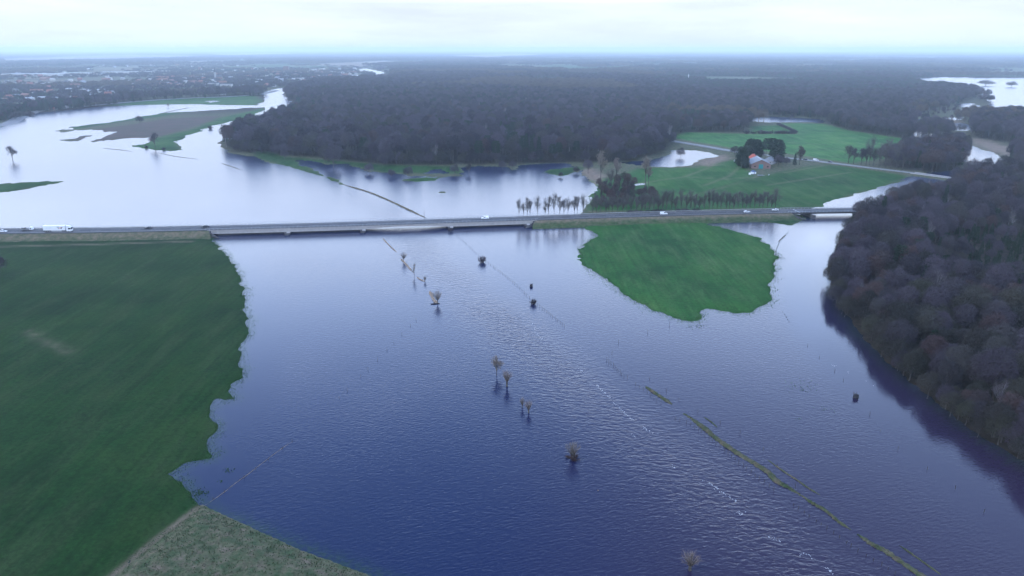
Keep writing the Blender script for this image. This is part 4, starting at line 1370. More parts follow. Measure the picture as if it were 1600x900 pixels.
lone('osier', 664, 440, 11, 'willow_tree', 'faint little tree at the end of the straw strip below the bridge')
lone('willow', 684, 474, 25, 'willow_tree', 'small leafless tree on the straw islet below the bridge', wide=0.85)
lone('shrub', 753, 410, 13, 'shrub', 'dark bush standing in the water below the third pier', cat='shrub', wide=0.8)
lone('shrub', 833, 475, 11, 'shrub', 'dark bush in the water at the post row', cat='shrub', wide=0.8)
lone('lone1', 776, 586, 35, 'willow_tree', 'large leafless willow standing in the middle of the flood', wide=0.9)
lone('osier', 792, 604, 32, 'willow_tree', 'thin pale willow close behind the large flooded willow')
lone('osier', 816, 637, 21, 'willow_tree', 'left of two small pollard willows in the flood', wide=0.8)
lone('osier', 826, 645, 25, 'willow_tree', 'right of two small pollard willows in the flood')
lone('willow', 895, 718, 36, 'willow_tree', 'pale willow in the flood with dark twigs round its foot')
lone('shrub1', 895, 717, 9, 'shrub', 'ring of dark twigs in the water round the pale willow', cat='shrub', wide=2.0)
lone('osier', 1078, 891, 38, 'willow_tree', 'brushy willow at the bottom edge of the photo', wide=1.5)
lone('bushy', 704, 362, 7, 'shrub', 'brown bush and drift against the third bridge pier', cat='shrub', wide=1.4)
lone('tall', 938, 291, 54, 'broadleaf_tree', 'tall pale leafless tree, left of the pair by the water', wide=0.95)
lone('tall', 962, 290, 42, 'broadleaf_tree', 'pale leafless tree rising from the thicket behind the road')
lone('tall1', 1007, 303, 58, 'broadleaf_tree', 'very tall slender pale leafless tree standing alone in the pasture')
lone('tall1', 1013, 301, 40, 'broadleaf_tree', 'shorter pale tree close beside the very tall slender tree')
lone('oak2', 919, 272, 22, 'broadleaf_tree', 'spreading dark tree on the straw coloured bank before the wood')
lone('row1', 955, 293, 30, 'broadleaf_tree', 'grey leafless tree in the thicket by the water', wide=1.5)
lone('mossbush', 976, 290, 22, 'broadleaf_tree', 'dense dark round tree at the right side of the thicket')
lone('lone', 733, 273, 18, 'broadleaf_tree', 'leafless tree standing in the water before the middle wood')
for px, py, h, lab in ((710, 274, 17, 'dark bushy tree on the islet left of the flooded tree'), (785, 265, 15, 'round bush at the wood edge right of the flooded tree'), (638, 277, 18, 'dark round tree on the grass before the wood, beside the islet'),
                       (612, 277, 14, 'bushy tree in the water before the wood, left of the islet'), (577, 271, 17, 'leafless bushy tree at the water edge before the wood'), (521, 262, 36, 'big round grey tree at the wood edge by the grassy bank'),
                       (507, 254, 28, 'dark tree at the wood edge left of the big round grey tree'), (445, 249, 16, 'small tree on the grassy bank by the wood'), (801, 265, 15, 'round bush standing on a green spot in the water'),
                       (876, 277, 9, 'small bush at the tip of the green spur'), (900, 271, 12, 'bush on the green spur beside the straw coloured bank'), (600, 260, 15, 'round dark bush below the wood, left of the pond'),
                       (1063, 246, 16, 'bush standing in the pool left of the farm')):
    lone('bushy', px, py, h, 'shrub' if h < 20 else 'broadleaf_tree', lab, None, 1.0 if h < 20 else 0.8, 'shrub' if h < 20 else 'tree')
# the row of trees on the causeway at the end of the bridge
rowpx = [(811, 26), (818, 21), (824, 28), (828, 24), (840, 30), (852, 18), (857, 29), (866, 34), (874, 28), (881, 24), (887, 26), (898, 28), (902, 27), (911, 30)]
def verge(px, off, z):
    x = road_x(px, z, off)
    return road_pt(x, off, z)
ONES = ['', 'first', 'second', 'third', 'fourth', 'fifth', 'sixth', 'seventh', 'eighth', 'ninth', 'tenth', 'eleventh', 'twelfth', 'thirteenth', 'fourteenth', 'fifteenth', 'sixteenth', 'seventeenth', 'eighteenth', 'nineteenth']
def ordinal(k):
    if k < 20: return ONES[k]
    t = {2: 'twent', 3: 'thirt', 4: 'fort'}[k // 10]
    return t + 'ieth' if k % 10 == 0 else t + 'y-' + ONES[k % 10]
def slope_h(off):
    return max(0.35, float(np.interp(off - RW, [1.5, 4.5, 8.0], [3.35, 1.7, 0.3]))) - 0.25
order_words = ['first', 'second', 'third', 'fourth', 'fifth', 'sixth', 'seventh', 'eighth', 'ninth', 'tenth', 'eleventh', 'twelfth', 'thirteenth', 'last']
for i, (px, h) in enumerate(rowpx):
    p = verge(px, RW + 1.6, 3.0)
    d = p[1] * CP + (CAM_H - 3) * SP
    k = 'row%d' % (i % 3)
    s = h * d / (F * CP) / [15, 16.5, 14][i % 3]
    plant(k, 'roadside_tree', '%s tree from the left in the leafless row behind the bridge end' % order_words[i], 'leafless row at the bridge end', p, None, s * random.uniform(0.9, 1.15), s)
# the longer row between the road and the pasture
i = 0
px = 926.0
while px < 1215:
    i += 1
    off = RW + random.uniform(3.0, 6.0)
    p = verge(px, off, slope_h(off))
    s = random.uniform(0.82, 1.02)
    plant('row%d' % random.randrange(3), 'roadside_tree', '%s leafless tree from the left in the long row between road and pasture' % ordinal(i), 'long tree row behind the road', p, None, s * random.uniform(0.85, 1.1), s)
    px += random.uniform(5.0, 8.5)
for i, px in enumerate(range(985, 1100, 9)):
    off = RW + random.uniform(6, 12)
    p = verge(px + random.uniform(-3, 3), off, slope_h(off))
    plant('shrub', 'shrub', '%s dark bush from the left under the long tree row' % ordinal(i + 1), 'bushes under the long tree row', p, None, random.uniform(0.8, 1.5), None, 'shrub')
# trees along the side road
for i, (px, h) in enumerate(((1325, 29), (1333, 26), (1345, 27), (1353, 30), (1358, 33), (1364, 28), (1373, 26), (1383, 34), (1391, 30), (1400, 33), (1410, 36))):
    py = 254.5 + (px - 1300) * 0.1245 - 1.5
    s = size(px, py, h, 'lone')
    plant('lone' if random.random() < .6 else 'row1', 'roadside_tree', '%s leafless tree from the left along the far side of the side road' % ordinal(i + 1), 'trees along the side road', at(px, py), None, s, s)
lone('lone', 1236, 192, 14, 'broadleaf_tree', 'round leafless tree at the far water edge behind the green field')
for i, px in enumerate((1153, 1158, 1172)):
    pass

# ------------------------------------------------------------------ farm
def base(px, py):
    p = P(px, py)
    return (p[0], p[1], H_at(p[0], p[1]) - 0.05)
b = base(1188.5, 264.5)
barn = thing('barn', 'brick barn with grey gabled roof and large teal door', 'barn', b, math.radians(-8))
W2, EV, RG, DEP = 9.0, 4.6, 8.6, 26.0
mb = MB(); mb.prism_y([(-W2, 0), (W2, 0), (W2, EV), (0, RG - .25), (-W2, EV)], 0, DEP); mb.build('wall', M['brick'], barn)
rf = MB()
for s in (-1, 1):
    rf.add([(0.35 * s, -0.8, RG + .12), (s * (W2 + .7), -0.8, EV - .15), (s * (W2 + .7), DEP + .6, EV - .15), (0.35 * s, DEP + .6, RG + .12), (0.35 * s, -0.8, RG - .1), (s * (W2 + .7), -0.8, EV - .35), (s * (W2 + .7), DEP + .6, EV - .35), (0.35 * s, DEP + .6, RG - .1)],
           [(0, 1, 2, 3), (7, 6, 5, 4), (0, 4, 5, 1), (1, 5, 6, 2), (2, 6, 7, 3), (3, 7, 4, 0)])
roof = rf.build('roof', M['roof_grey'], barn)
rd = MB(); rd.prism_y([(-.55, RG + .02), (.55, RG + .02), (0, RG + .6)], -0.9, DEP + .7); rd.build('ridge', M['roof_pale'], roof)
d = MB(); d.box(-2.1, 2.1, -0.12, -0.004, 0.05, 4.3); d.build('door', M['teal'], barn)
for x in (-6.4, 5.6):
    w = MB(); w.box(x, x + 1.6, -0.06, -0.004, 1.6, 2.6); w.build('window', M['car_glass'], barn)
def hip_house(name, label, loc, rz, w, dep, ev, rg, wall, roofm, hip=0.35, chim=True):
    t = thing(name, label, 'house', loc, rz)
    mb = MB(); mb.box(-w / 2, w / 2, -dep / 2, dep / 2, 0, ev); mb.build('wall', wall, t)
    o = 0.5
    k = dep / 2 * hip
    r = MB()
    r.add([(-w / 2 - o, -dep / 2 - o, ev), (w / 2 + o, -dep / 2 - o, ev), (w / 2 + o, dep / 2 + o, ev), (-w / 2 - o, dep / 2 + o, ev), (0, -dep / 2 + k, rg), (0, dep / 2 - k, rg)], [(0, 1, 4), (1, 2, 5, 4), (2, 3, 5), (3, 0, 4, 5), (3, 2, 1, 0)])
    ro = r.build('roof', roofm, t)
    if chim:
        c = MB(); c.box(0.6, 1.2, -.3, .3, rg - 1.6, rg + .7); c.build('chimney', M['brick'], ro)
    for x in (-w * .28, w * .28):
        q = MB(); q.box(x - .5, x + .5, -dep / 2 - .05, -dep / 2 - .003, 1.0, 2.2); q.build('window', M['car_glass'], t)
    q = MB(); q.box(-.5, .5, -dep / 2 - .07, -dep / 2 - .003, 0, 2.1); q.build('door', M['teal'] if 'barn' in name else M['tile_dark'], t)
    return t
hip_house('farmhouse', 'farmhouse with steep orange red hipped roof behind the barn', base(1176, 255.5), math.radians(20), 9.5, 11, 2.9, 9.2, M['brick'], M['farm_tile'], 0.7)
hip_house('farm_shed', 'shed with blue grey roof behind the barn under the dark pines', base(1202, 256), math.radians(-35), 10, 14, 3.2, 6.8, M['grey_wall'], M['roof_grey'], 0.1, False)
# small things in the farm yard
sh = thing('garden_shed', 'small white shed with blue roof in front of the barn', 'shed', base(1177, 272.5), math.radians(15))
mb = MB(); mb.box(-1.9, 1.9, -1.5, 1.5, 0, 2.2); mb.build('wall', M['car_white'], sh)
mb = MB(); mb.prism_y([(-2.2, 2.1), (2.2, 2.1), (0, 3.3)], -1.8, 1.8); mb.build('roof', M['blue_roof'], sh)
mb = MB(); mb.box(-.5, .5, -1.56, -1.503, 0, 1.9); mb.build('door', M['grey_wall'], sh)
def bale(label, px, py, r=0.75, L=1.3, mat='car_white'):
    t = MB(); t.cyl_y(0, r * .95, r, -L / 2, L / 2, 14)
    o = obj('wrapped_bale', t.mesh('wrapped_bale', M[mat], True), None, base(px, py), random.uniform(0, 3))
    return tag(o, label, 'bale')
bale('white wrapped bale left of the small shed with the blue roof', 1171.5, 274, 1.0, 1.8)
bale('pale lump on the grass left of the dark farm trees', 1148, 253, 1.0, 2.2, 'roof_pale')
bale('small pale lump on the farm track right of the shed', 1201, 274.6, 0.5, 1.4, 'roof_pale')
tr = thing('farm_trailer', 'low flat farm trailer standing on the grass before the barn', 'trailer', base(1188, 276), math.radians(10))
mb = MB(); mb.box(-2.6, 2.6, -1.1, 1.1, .7, .95); mb.box(-2.6, -2.5, -1.1, 1.1, .95, 1.5); mb.build('bed', M['roof_grey'], tr)
for x in (-1.0, 1.0):
    for yv in (-1.05, .8):
        mb = MB(); mb.cyl_y(x, .42, .42, yv, yv + .25); mb.build('wheel', M['rubber'], tr)
mb = MB(); mb.box(2.6, 4.2, -.08, .08, .6, .75); mb.build('drawbar', M['steel'], tr)
FT = [('cypress', 1158, 261, 31, 'dark_conifer', 'broad dark evergreen at the left end of the farm'), ('cypress', 1171, 251, 33, 'dark_conifer', 'tall dark evergreen behind the orange roofed farmhouse'), ('cypress', 1164, 264, 19, 'dark_conifer', 'low dark evergreen at the left wall of the farmyard'),
      ('cypress', 1181, 249, 30, 'dark_conifer', 'dark evergreen at the middle of the farm clump'), ('pine', 1196, 251, 33, 'pine_tree', 'pine with pale bare stem behind the blue grey shed'), ('pine', 1204, 252, 34, 'pine_tree', 'second pine with pale stem, right of the blue grey shed'),
      ('cypress', 1213, 255, 36, 'dark_conifer', 'tall dark conifer at the right end of the farm buildings'), ('bushy', 1216, 260, 18, 'shrub', 'dark bush right of the barn'), ('bushy', 1228, 260, 14, 'shrub', 'purple brown bush between barn and side road'),
      ('oval', 1249, 259, 31, 'broadleaf_tree', 'oval purple brown leafless tree beside the side road by the farm'), ('spruce', 1241, 260, 19, 'dark_conifer', 'small dark conifer at the foot of the oval tree'), ('bushy', 1147, 243, 15, 'shrub', 'leafless bush at the end of the white lined road left of the farm'),
      ('bushy', 1187, 249, 16, 'shrub', 'leafless bush between the farmhouse and the pines')]
for k, px, py, h, nm, lab in FT:
    lone(k, px, py, h, nm, lab, None, 1.0 if k != 'cypress' else 1.15, 'shrub' if nm == 'shrub' else 'tree')
# garden hedge behind the field
for i in range(22):
    px = 1166 + i * 3.7
    lone('spruce' if random.random() < .35 else 'shrub', px, 209.5, random.uniform(3.5, 7), 'hedge_bush', '%s dark bush from the left in the garden hedge behind the farm field' % ordinal(i + 1), 'garden hedge bushes', 1.4, 'shrub')
for i in range(11):
    lone('shrub', 1216 + i * 2.7, 196 + i * 1.2, 4.5, 'hedge_bush', '%s bush from the far end of the slanting garden hedge' % ordinal(i + 1), 'slanting hedge bushes', 1.3, 'shrub')

# ------------------------------------------------------------------ vehicles
def wheels(t, xs, y, r, w=0.22):
    for x in xs:
        for s in (-1, 1):
            mb = MB(); mb.cyl_y(x, r, r, s * y - w / 2, s * y + w / 2, 14)
            wh = mb.build('wheel', M['rubber'], t)
            hb = MB(); hb.cyl_y(x, r, r * .55, s * (y + w / 2 + .004) - .01, s * (y + w / 2 + .004) + .01, 10)
            hb.build('rim', M['steel'], wh)
def car(label, loc, rz, paint, cat='car', L=4.4, van=False, flip=False):
    t = thing('van' if van else 'car', label, cat, loc, rz + (math.pi if flip else 0))
    h = L / 2
    if van:
        low = [(-h, .35), (h - .1, .35), (h, .6), (h - .05, .95), (h - .9, 1.12), (-h, 1.12)]
        up = [(-h + .02, 1.1), (h - .95, 1.1), (h - 1.65, 1.88), (h - 1.9, 1.95), (-h + .15, 1.95), (-h + .04, 1.8)]
        glass = [(h - 2.6, 1.2), (h - 1.15, 1.2), (h - 1.72, 1.78), (h - 2.6, 1.8)]
    else:
        low = [(-h, .40), (-h + .15, .28), (h - .2, .28), (h, .45), (h - .02, .68), (h - .35, .78), (h - 1.25, .90), (-h + .6, .95), (-h + .05, .90)]
        up = [(-h + .45, .92), (h - 1.25, .88), (h - 1.95, 1.36), (h - 2.3, 1.45), (-h + 1.3, 1.44), (-h + .75, 1.25)]
        glass = [(-h + .85, .98), (h - 1.45, .96), (h - 2.0, 1.31), (h - 2.3, 1.38), (-h + 1.3, 1.37)]
    b = MB(); b.prism_y(low, -.88, .88)
    bo = b.build('body', M[paint], t)
    md = bo.modifiers.new('bevel', 'BEVEL'); md.width = 0.08; md.segments = 2
    c = MB()
    n = len(up)
    zz0, zz1 = min(z for _, z in up), max(z for _, z in up)
    ins = lambda z: .86 - .16 * (z - zz0) / (zz1 - zz0)
    c.add([(x_, -ins(z), z) for x_, z in up] + [(x_, ins(z), z) for x_, z in up], [tuple(range(n)), tuple(range(2 * n - 1, n - 1, -1))] + [(i, i + n, (i + 1) % n + n, (i + 1) % n) for i in range(n)])
    co = c.build('cabin', M[paint], t)
    for s in (-1, 1):
        g = MB(); n = len(glass)
        pts = [(x_, s * (ins(z) + .012), z) for x_, z in glass]
        g.add(pts + [(x_, s * (ins(z) - .03), z) for x_, z in glass], [tuple(range(n)) if s < 0 else tuple(range(n))[::-1]] + [(i, (i + 1) % n, (i + 1) % n + n, i + n) for i in range(n)])
        g.build('side_window', M['car_glass'], t)
    a, bb = (up[1], up[2])
    ws = MB()
    q = lambda p, e, off: (p[0] + off, e, p[1] + .01)
    y0 = ins(a[1]) - .1; y1 = ins(bb[1]) - .06
    ws.add([(a[0] - .02, -y0, a[1] + .07), (a[0] - .02, y0, a[1] + .07), (bb[0] + .06, y1, bb[1] - .03), (bb[0] + .06, -y1, bb[1] - .03)], [(0, 1, 2, 3)])
    ws.v = [(x_ + .03, y_, z_ + .02) for x_, y_, z_ in ws.v]
    ws.build('windscreen', M['car_glass'], t)
    for s in (-.66, .66):
        k = MB(); k.box(h - .08, h + .02, s - .16, s + .16, .58, .72); k.build('headlight', M['lamp_glass'], t)
        k = MB(); k.box(-h - .02, -h + .06, s - .14, s + .14, .66, .84); k.build('tail_light', M['lamp_red'], t)
    wheels(t, (-h + .85, h - .85), .80, .32)
    return t
def on_road(px, off):
    x = road_x(px, RZ, off)
    return road_pt(x, off, RZ + .012), road_ang(x)
for px, off, paint, van, lab, flip, L in (
        (5, 3.9, 'car_white', False, 'white car at the left edge, behind the lorry', False, 4.5),
        (232, 8.0, 'car_dark', False, 'dark car on the embankment ahead of the lorry', True, 4.4),
        (321, 8.2, 'car_dark', False, 'dark estate car just left of the long bridge', True, 4.8),
        (758, 8.0, 'car_white', True, 'white van driving over the right part of the long bridge', True, 4.9),
        (1037, 4.2, 'car_white', True, 'white van on the embankment right of the tree row', False, 4.9),
        (1167, 4.0, 'car_white', False, 'white car on the embankment halfway to the short bridge', False, 4.3),
        (1211, 8.0, 'car_white', False, 'white hatchback nearest to the short bridge', True, 4.3)):
    p, a = on_road(px, off)
    car(lab, p, a, paint, 'van' if van else 'car', L, van, flip)
def on_side(px, off):
    fx_, fy_ = px_of(SRC_PATH[:, 0], SRC_PATH[:, 1], 1.2)
    i = int(np.argmin(np.abs(fx_ - px)))
    tt = unit((SRC_PATH[i + 1] - SRC_PATH[i - 1]))
    p = SRC_PATH[i] + np.array([-tt[1], tt[0], 0]) * off
    return (p[0], p[1], 1.21), math.atan2(tt[1], tt[0])
for px, off, paint, van, lab, flip in ((1274, 1.6, 'car_white', True, 'white van on the side road right of the farm', False), (1296, 1.5, 'car_dark', False, 'dark car following the tree row on the side road', False), (1260, -1.6, 'car_dark', False, 'dark car on the side road half hidden beside the oval tree', True)):
    p, a = on_side(px, off)
    car(lab, p, a, paint, 'van' if van else 'car', 5.4 if van else 4.4, van, flip)
# flat trailer combination left of the lorry
p, a = on_road(43, 8.0)
t = thing('flatbed_truck', 'light coloured flatbed truck left of the lorry, on the far lane', 'truck', p, a)
mb = MB(); mb.box(-3.4, 1.8, -1.1, 1.1, .75, .95); mb.box(-3.4, 1.8, -1.1, -1.05, .95, 1.3); mb.box(-3.4, 1.8, 1.05, 1.1, .95, 1.3); mb.build('load_bed', M['car_silver'], t)
mb = MB(); mb.prism_y([(1.9, .5), (3.5, .5), (3.55, 1.2), (3.0, 2.05), (1.9, 2.1)], -1.0, 1.0); mb.build('cab', M['car_white'], t)
mb = MB(); mb.prism_y([(2.2, 1.25), (3.2, 1.25), (2.9, 1.9), (2.2, 1.92)], -1.02, 1.02); mb.build('cab_window', M['car_glass'], t)
mb = MB(); mb.box(-3.4, 3.3, -.7, .7, .45, .7); mb.build('chassis', M['car_dark'], t)
mb = MB(); mb.box(-3.0, -1.2, -.8, .8, .955, 1.75); mb.build('load', M['car_dark'], t)
wheels(t, (-2.2, 2.6), .9, .4)
# lorry
p, a = on_road(91.5, 3.4)
t = thing('lorry', 'long white articulated lorry with dark and red lettering on its trailer', 'lorry', p, a)
mb = MB(); mb.box(-8.2, 4.9, -1.27, 1.27, 1.15, 4.0); tb = mb.build('trailer_box', M['trailer_white'], t)
md = tb.modifiers.new('bevel', 'BEVEL'); md.width = .06; md.segments = 2
mb = MB(); mb.box(-8.1, 4.7, -.8, .8, .85, 1.148); mb.build('trailer_chassis', M['car_dark'], t)
mb = MB(); mb.prism_y([(5.5, .55), (8.2, .55), (8.3, 1.6), (8.1, 2.75), (7.7, 3.2), (5.5, 3.2)], -1.24, 1.24); cb = mb.build('cab', M['car_white'], t)
mb = MB(); mb.prism_y([(5.5, 3.205), (7.7, 3.205), (7.0, 3.75), (5.5, 3.9)], -1.15, 1.15); mb.build('roof_fairing', M['car_white'], t)
mb = MB(); mb.add([(8.325, -1.12, 1.75), (8.325, 1.12, 1.75), (8.13, 1.08, 2.72), (8.13, -1.08, 2.72)], [(0, 1, 2, 3)]); mb.build('windscreen', M['car_glass'], cb)
for s in (-1, 1):
    mb = MB(); mb.prism_y([(6.7, 1.75), (7.95, 1.75), (7.8, 2.6), (6.7, 2.6)], s * 1.255 - .012, s * 1.255 + .012); mb.build('side_window', M['car_glass'], cb)
    mb = MB(); mb.box(8.0, 8.15, s * 1.42 - .1, s * 1.42 + .1, 1.9, 2.6); mb.build('mirror', M['car_dark'], cb)
    mb = MB(); mb.box(8.2, 8.28, s * .95 - .2, s * .95 + .2, .75, .98); mb.build('headlight', M['lamp_glass'], cb)
mb = MB(); mb.box(5.2, 8.1, -1.1, 1.1, .3, .54); mb.build('cab_chassis', M['car_dark'], t)
wheels(t, (-7.1, -5.8, -4.5, 6.0, 7.6), 1.05, .5, .35)
mb = MB(); mb.box(-3.6, 2.6, -1.2, -1.14, .5, 1.1); mb.build('side_skirt', M['ink_grey'], t)
# lettering on the side of the trailer: T, a red stroke, V
def stroke(mbb, x0, z0, x1, z1, w):
    d_ = math.hypot(x1 - x0, z1 - z0); nx, nz_ = -(z1 - z0) / d_ * w / 2, (x1 - x0) / d_ * w / 2
    mbb.add([(x0 + nx, -1.276, z0 + nz_), (x0 - nx, -1.276, z0 - nz_), (x1 - nx, -1.276, z1 - nz_), (x1 + nx, -1.276, z1 + nz_)], [(0, 1, 2, 3)])
mb = MB(); stroke(mb, .1, 3.25, 1.5, 3.25, .26); stroke(mb, .85, 3.2, 1.0, 1.95, .3); stroke(mb, 2.3, 2.9, 2.5, 2.0, .28); stroke(mb, 2.45, 1.95, 3.5, 3.3, .3); mb.build('lettering', M['ink_dark'], t)
mb = MB(); stroke(mb, 1.5, 2.2, 2.2, 3.1, .28); stroke(mb, 2.55, 2.6, 3.0, 3.2, .2); mb.build('red_lettering', M['ink_red'], t)
mb = MB()
for i in range(7): stroke(mb, -6.4 + i * .5, 2.75, -6.1 + i * .5, 2.75, .34)
mb.build('small_lettering', M['ink_grey'], t)

# ------------------------------------------------------------------ dikes, fences, posts, drift in the water
def dike(name, label, pts, width, height, kind, mat='ground', mead=0.6, straw=0.1, seg=1.2, seed=0):
    path = catmull([P(*p) for p in pts], 10)
    r = np.random.default_rng(seed)
    v, f = [], []
    m = 7
    for i, p in enumerate(path):
        tt = unit(path[min(i + 1, len(path) - 1)] - path[max(i - 1, 0)])
        nn = np.array([-tt[1], tt[0], 0])
        u = i / (len(path) - 1)
        env = min(1, 6 * u, 6 * (1 - u))
        w = width * (0.55 + 0.45 * env) * r.uniform(0.75, 1.25)
        h = height * r.uniform(0.6, 1.2) * (0.2 + 0.8 * env)
        for k in range(m):
            q = k / (m - 1) * 2 - 1
            v.append(p + nn * (q * w / 2 + r.uniform(-.12, .12) * width) + np.array([0, 0, -0.25 + (h + .25) * (1 - q * q) * r.uniform(.85, 1.15)]))
    for i in range(len(path) - 1):
        for k in range(m - 1):
            f.append((i * m + k, (i + 1) * m + k, (i + 1) * m + k + 1, i * m + k + 1))
    me = mesh_np(name, v, f, M[mat], True)
    n = len(v)
    for nm, c in (('cover', (mead, 0, 0, 1)), ('cover2', (0.25, straw, 1, 1))):
        a = me.color_attributes.new(nm, 'FLOAT_COLOR', 'POINT')
        a.data.foreach_set('color', np.tile(np.array(c, np.float32), n))
    return tag(obj(name, me), label, 'dike', None, kind)
dike('dike', 'green grass sliver in the flood at the upper end of the right dike', [(1009, 604), (1020, 612), (1034, 621), (1050, 632)], 1.9, .5, 'structure', mead=.06, straw=.0, seed=1)
dike('dike', 'long narrow green grass dike running to the lower right', [(1068, 646), (1085, 657), (1103, 671), (1118, 684), (1140, 700), (1165, 716), (1185, 728), (1200, 738), (1214, 752), (1232, 762), (1252, 774)], 2.2, .55, 'structure', mead=.06, straw=.0, seed=2)
dike('dike', 'grass sliver on the water just right of the long green dike', [(1199, 718), (1222, 735), (1245, 750), (1262, 762), (1282, 774)], 0.8, .3, 'structure', mead=.06, straw=.0, seed=3)
dike('dike', 'lower part of the green grass dike near the bottom right', [(1252, 774), (1272, 788), (1290, 798), (1310, 815), (1330, 828)], 1.2, .45, 'structure', mead=.06, straw=.0, seed=4)
dike('dike', 'dark green grass dike meeting the bottom edge at the right', [(1340, 835), (1362, 850), (1385, 862), (1405, 876), (1430, 893), (1470, 920), (1520, 955)], 2.0, .5, 'structure', mead=.06, straw=.0, seed=5)
dike('dike', 'short grass sliver beside the dike at the bottom right', [(1405, 852), (1425, 866), (1445, 880), (1470, 898)], 0.7, .25, 'structure', mead=.06, straw=.0, seed=6)
dike('dike', 'small grass sliver right of the upper dike', [(1100, 652), (1112, 660), (1121, 668)], .6, .25, 'structure', mead=.06, straw=.0, seed=7)
dike('reed_dike', 'thin brown dike line running up from the bridge to the grassy bank', [(535, 288), (555, 294), (575, 300), (600, 310), (622, 320), (645, 331), (666, 341)], 2.6, .7, 'structure', mead=.15, straw=.45, seed=8)
dike('reed_dike', 'thin line of brown reeds in the flood at the upper left', [(160, 231.5), (185, 234), (208, 237)], 1.6, .3, 'structure', mead=.1, straw=.3, seed=9)
dike('reed_dike', 'broken brown reed line continuing to the right below the ploughed island', [(248, 239), (275, 244.5), (310, 249)], 1.6, .3, 'structure', mead=.1, straw=.2, seed=10)
dike('reed_dike', 'short brown reed line in the flood left of the grassy bank', [(345, 255), (358, 259), (378, 266)], 1.5, .3, 'structure', mead=.1, straw=.3, seed=11)
dike('reed_dike', 'brown dike crossing the water above the ploughed island', [(250, 177.5), (272, 173), (297, 168)], 4.0, .6, 'structure', mead=.3, straw=.2, seed=12)
dike('straw_strip', 'straw coloured reed strip in the water below the bridge', [(598, 372), (604, 379), (612, 387), (620, 394)], 1.0, .45, 'structure', 'straw', seed=13)
dike('straw_strip', 'straw coloured strip at the foot of the first small tree below the bridge', [(626, 404), (632, 410), (638, 417), (644, 424)], 1.5, .45, 'structure', 'straw', seed=14)
dike('straw_strip', 'straw coloured strip between the slim tree and the faint little tree', [(651, 433), (657, 437), (664, 440)], .9, .4, 'structure', 'straw', seed=15)
dike('straw_strip', 'straw coloured islet under the small tree below the bridge', [(671, 455), (675, 462), (679, 470), (684, 474)], 1.9, .7, 'structure', 'straw', seed=16)
dike('straw_strip', 'pale straw line running down from the meadow corner into the water', [(318, 791), (345, 773), (372, 752), (385, 743), (412, 722), (440, 701), (460, 688)], .22, .10, 'structure', 'straw', seed=17)
dike('reed_dike', 'brown spit at the edge of the short bridge water', [(1216, 378), (1222, 372), (1228, 367)], .7, .4, 'structure', mead=.1, straw=.1, seed=18)
# little drift raft under the islet tree
t = MB(); t.tube([P(673, 475, .1), P(679, 474.6, .15), P(687, 474, .1)], [.2, .35, .2], 6)
tag(t.build('drift_log', M['rubble']), 'dark drift log lying before the straw islet', 'log')

POSTM = None
def fence(label, pts, spacing, h, wire=True, group=None, jitterh=.25, r=.065):
    global POSTM
    if POSTM is None:
        mb = MB(); mb.tube([(0, 0, -.8), (0, 0, .96), (0, 0, 1.0)], [1.0, 1.0, .6], 6); POSTM = mb.mesh('post', M['post_wood'])
    path = np.array([P(*p) for p in pts])
    seg = np.linalg.norm(np.diff(path, axis=0), axis=1); cum = np.concatenate([[0], np.cumsum(seg)])
    t = thing('fence', label, 'fence', tuple(path[0]), 0, group)
    inv = path[0]
    tops = []
    for s in np.arange(0, cum[-1], spacing):
        s = min(cum[-1], s + random.uniform(-.2, .2) * spacing) if s > 0 else 0
        i = min(np.searchsorted(cum, s, 'right') - 1, len(seg) - 1)
        p = path[i] + (path[i + 1] - path[i]) * (s - cum[i]) / seg[i]
        hh = h * random.uniform(1 - jitterh, 1 + jitterh)
        o = obj('post', POSTM, t)
        o.location = p - inv
        o.scale = (r, r, hh)
        o.rotation_euler = (random.uniform(-.08, .08), random.uniform(-.08, .08), 0)
        tops.append(p - inv + np.array([0, 0, hh * .85]))
    if wire and len(tops) > 1:
        mb = MB(); mb.tube(tops, .009, 3, False); mb.build('wire', M['rubble'], t)
    return t
fence('row of dark posts in the flood from the bridge pier down to the first bush', [(713, 368), (725, 378), (738, 390), (750, 401)], 4.0, .8)
fence('row of posts between the two dark bushes in the flood', [(756, 406), (780, 424), (805, 444), (830, 468)], 3.6, .8)
fence('row of dark posts below the second bush, along the submerged dike', [(836, 474), (850, 484), (866, 497), (885, 512)], 2.4, .9)
fence('tight row of posts above the green grass sliver', [(948, 564), (957, 570), (966, 580), (975, 589), (984, 593)], 1.6, 1.1)
fence('posts left of the upper grass sliver', [(993, 601), (1010, 612), (1026, 626), (1040, 634)], 2.2, .9)
fence('posts along the water side of the long green dike', [(1055, 655), (1080, 664), (1105, 683), (1130, 702), (1160, 728), (1190, 752), (1212, 768)], 1.8, .9)
fence('posts along the lower green dike', [(1240, 790), (1270, 812), (1300, 832), (1340, 862), (1380, 885), (1410, 905)], 1.8, .9)
fence('line of lone stakes across the open flood right of the dike', [(1046, 508), (940, 545), (985, 568)], 16, 1.6, False)
fence('stakes in the flood behind the green slivers', [(1015, 592), (1045, 615), (1077, 637), (1180, 690), (1250, 770)], 9, 1.1, False)
fence('faint line of stakes crossing the left part of the flood', [(650, 500), (632, 519), (614, 537), (604, 548), (582, 571), (559, 594), (546, 607), (520, 632)], 8.5, 1.0, False)
fence('stakes along the straw line by the meadow corner', [(300, 800), (345, 773), (381, 748), (407, 730), (436, 707), (458, 689), (478, 676)], 5.5, .9)
fence('fence posts at the right edge of the green meadow tongue', [(1205, 425), (1211, 405), (1213, 390), (1218, 378), (1224, 371), (1232, 362)], 3.2, 1.0)
fence('two dark stakes below the bridge near the third pier', [(729.5, 364), (735.5, 370.5), (736, 371)], 12, 1.9, False)
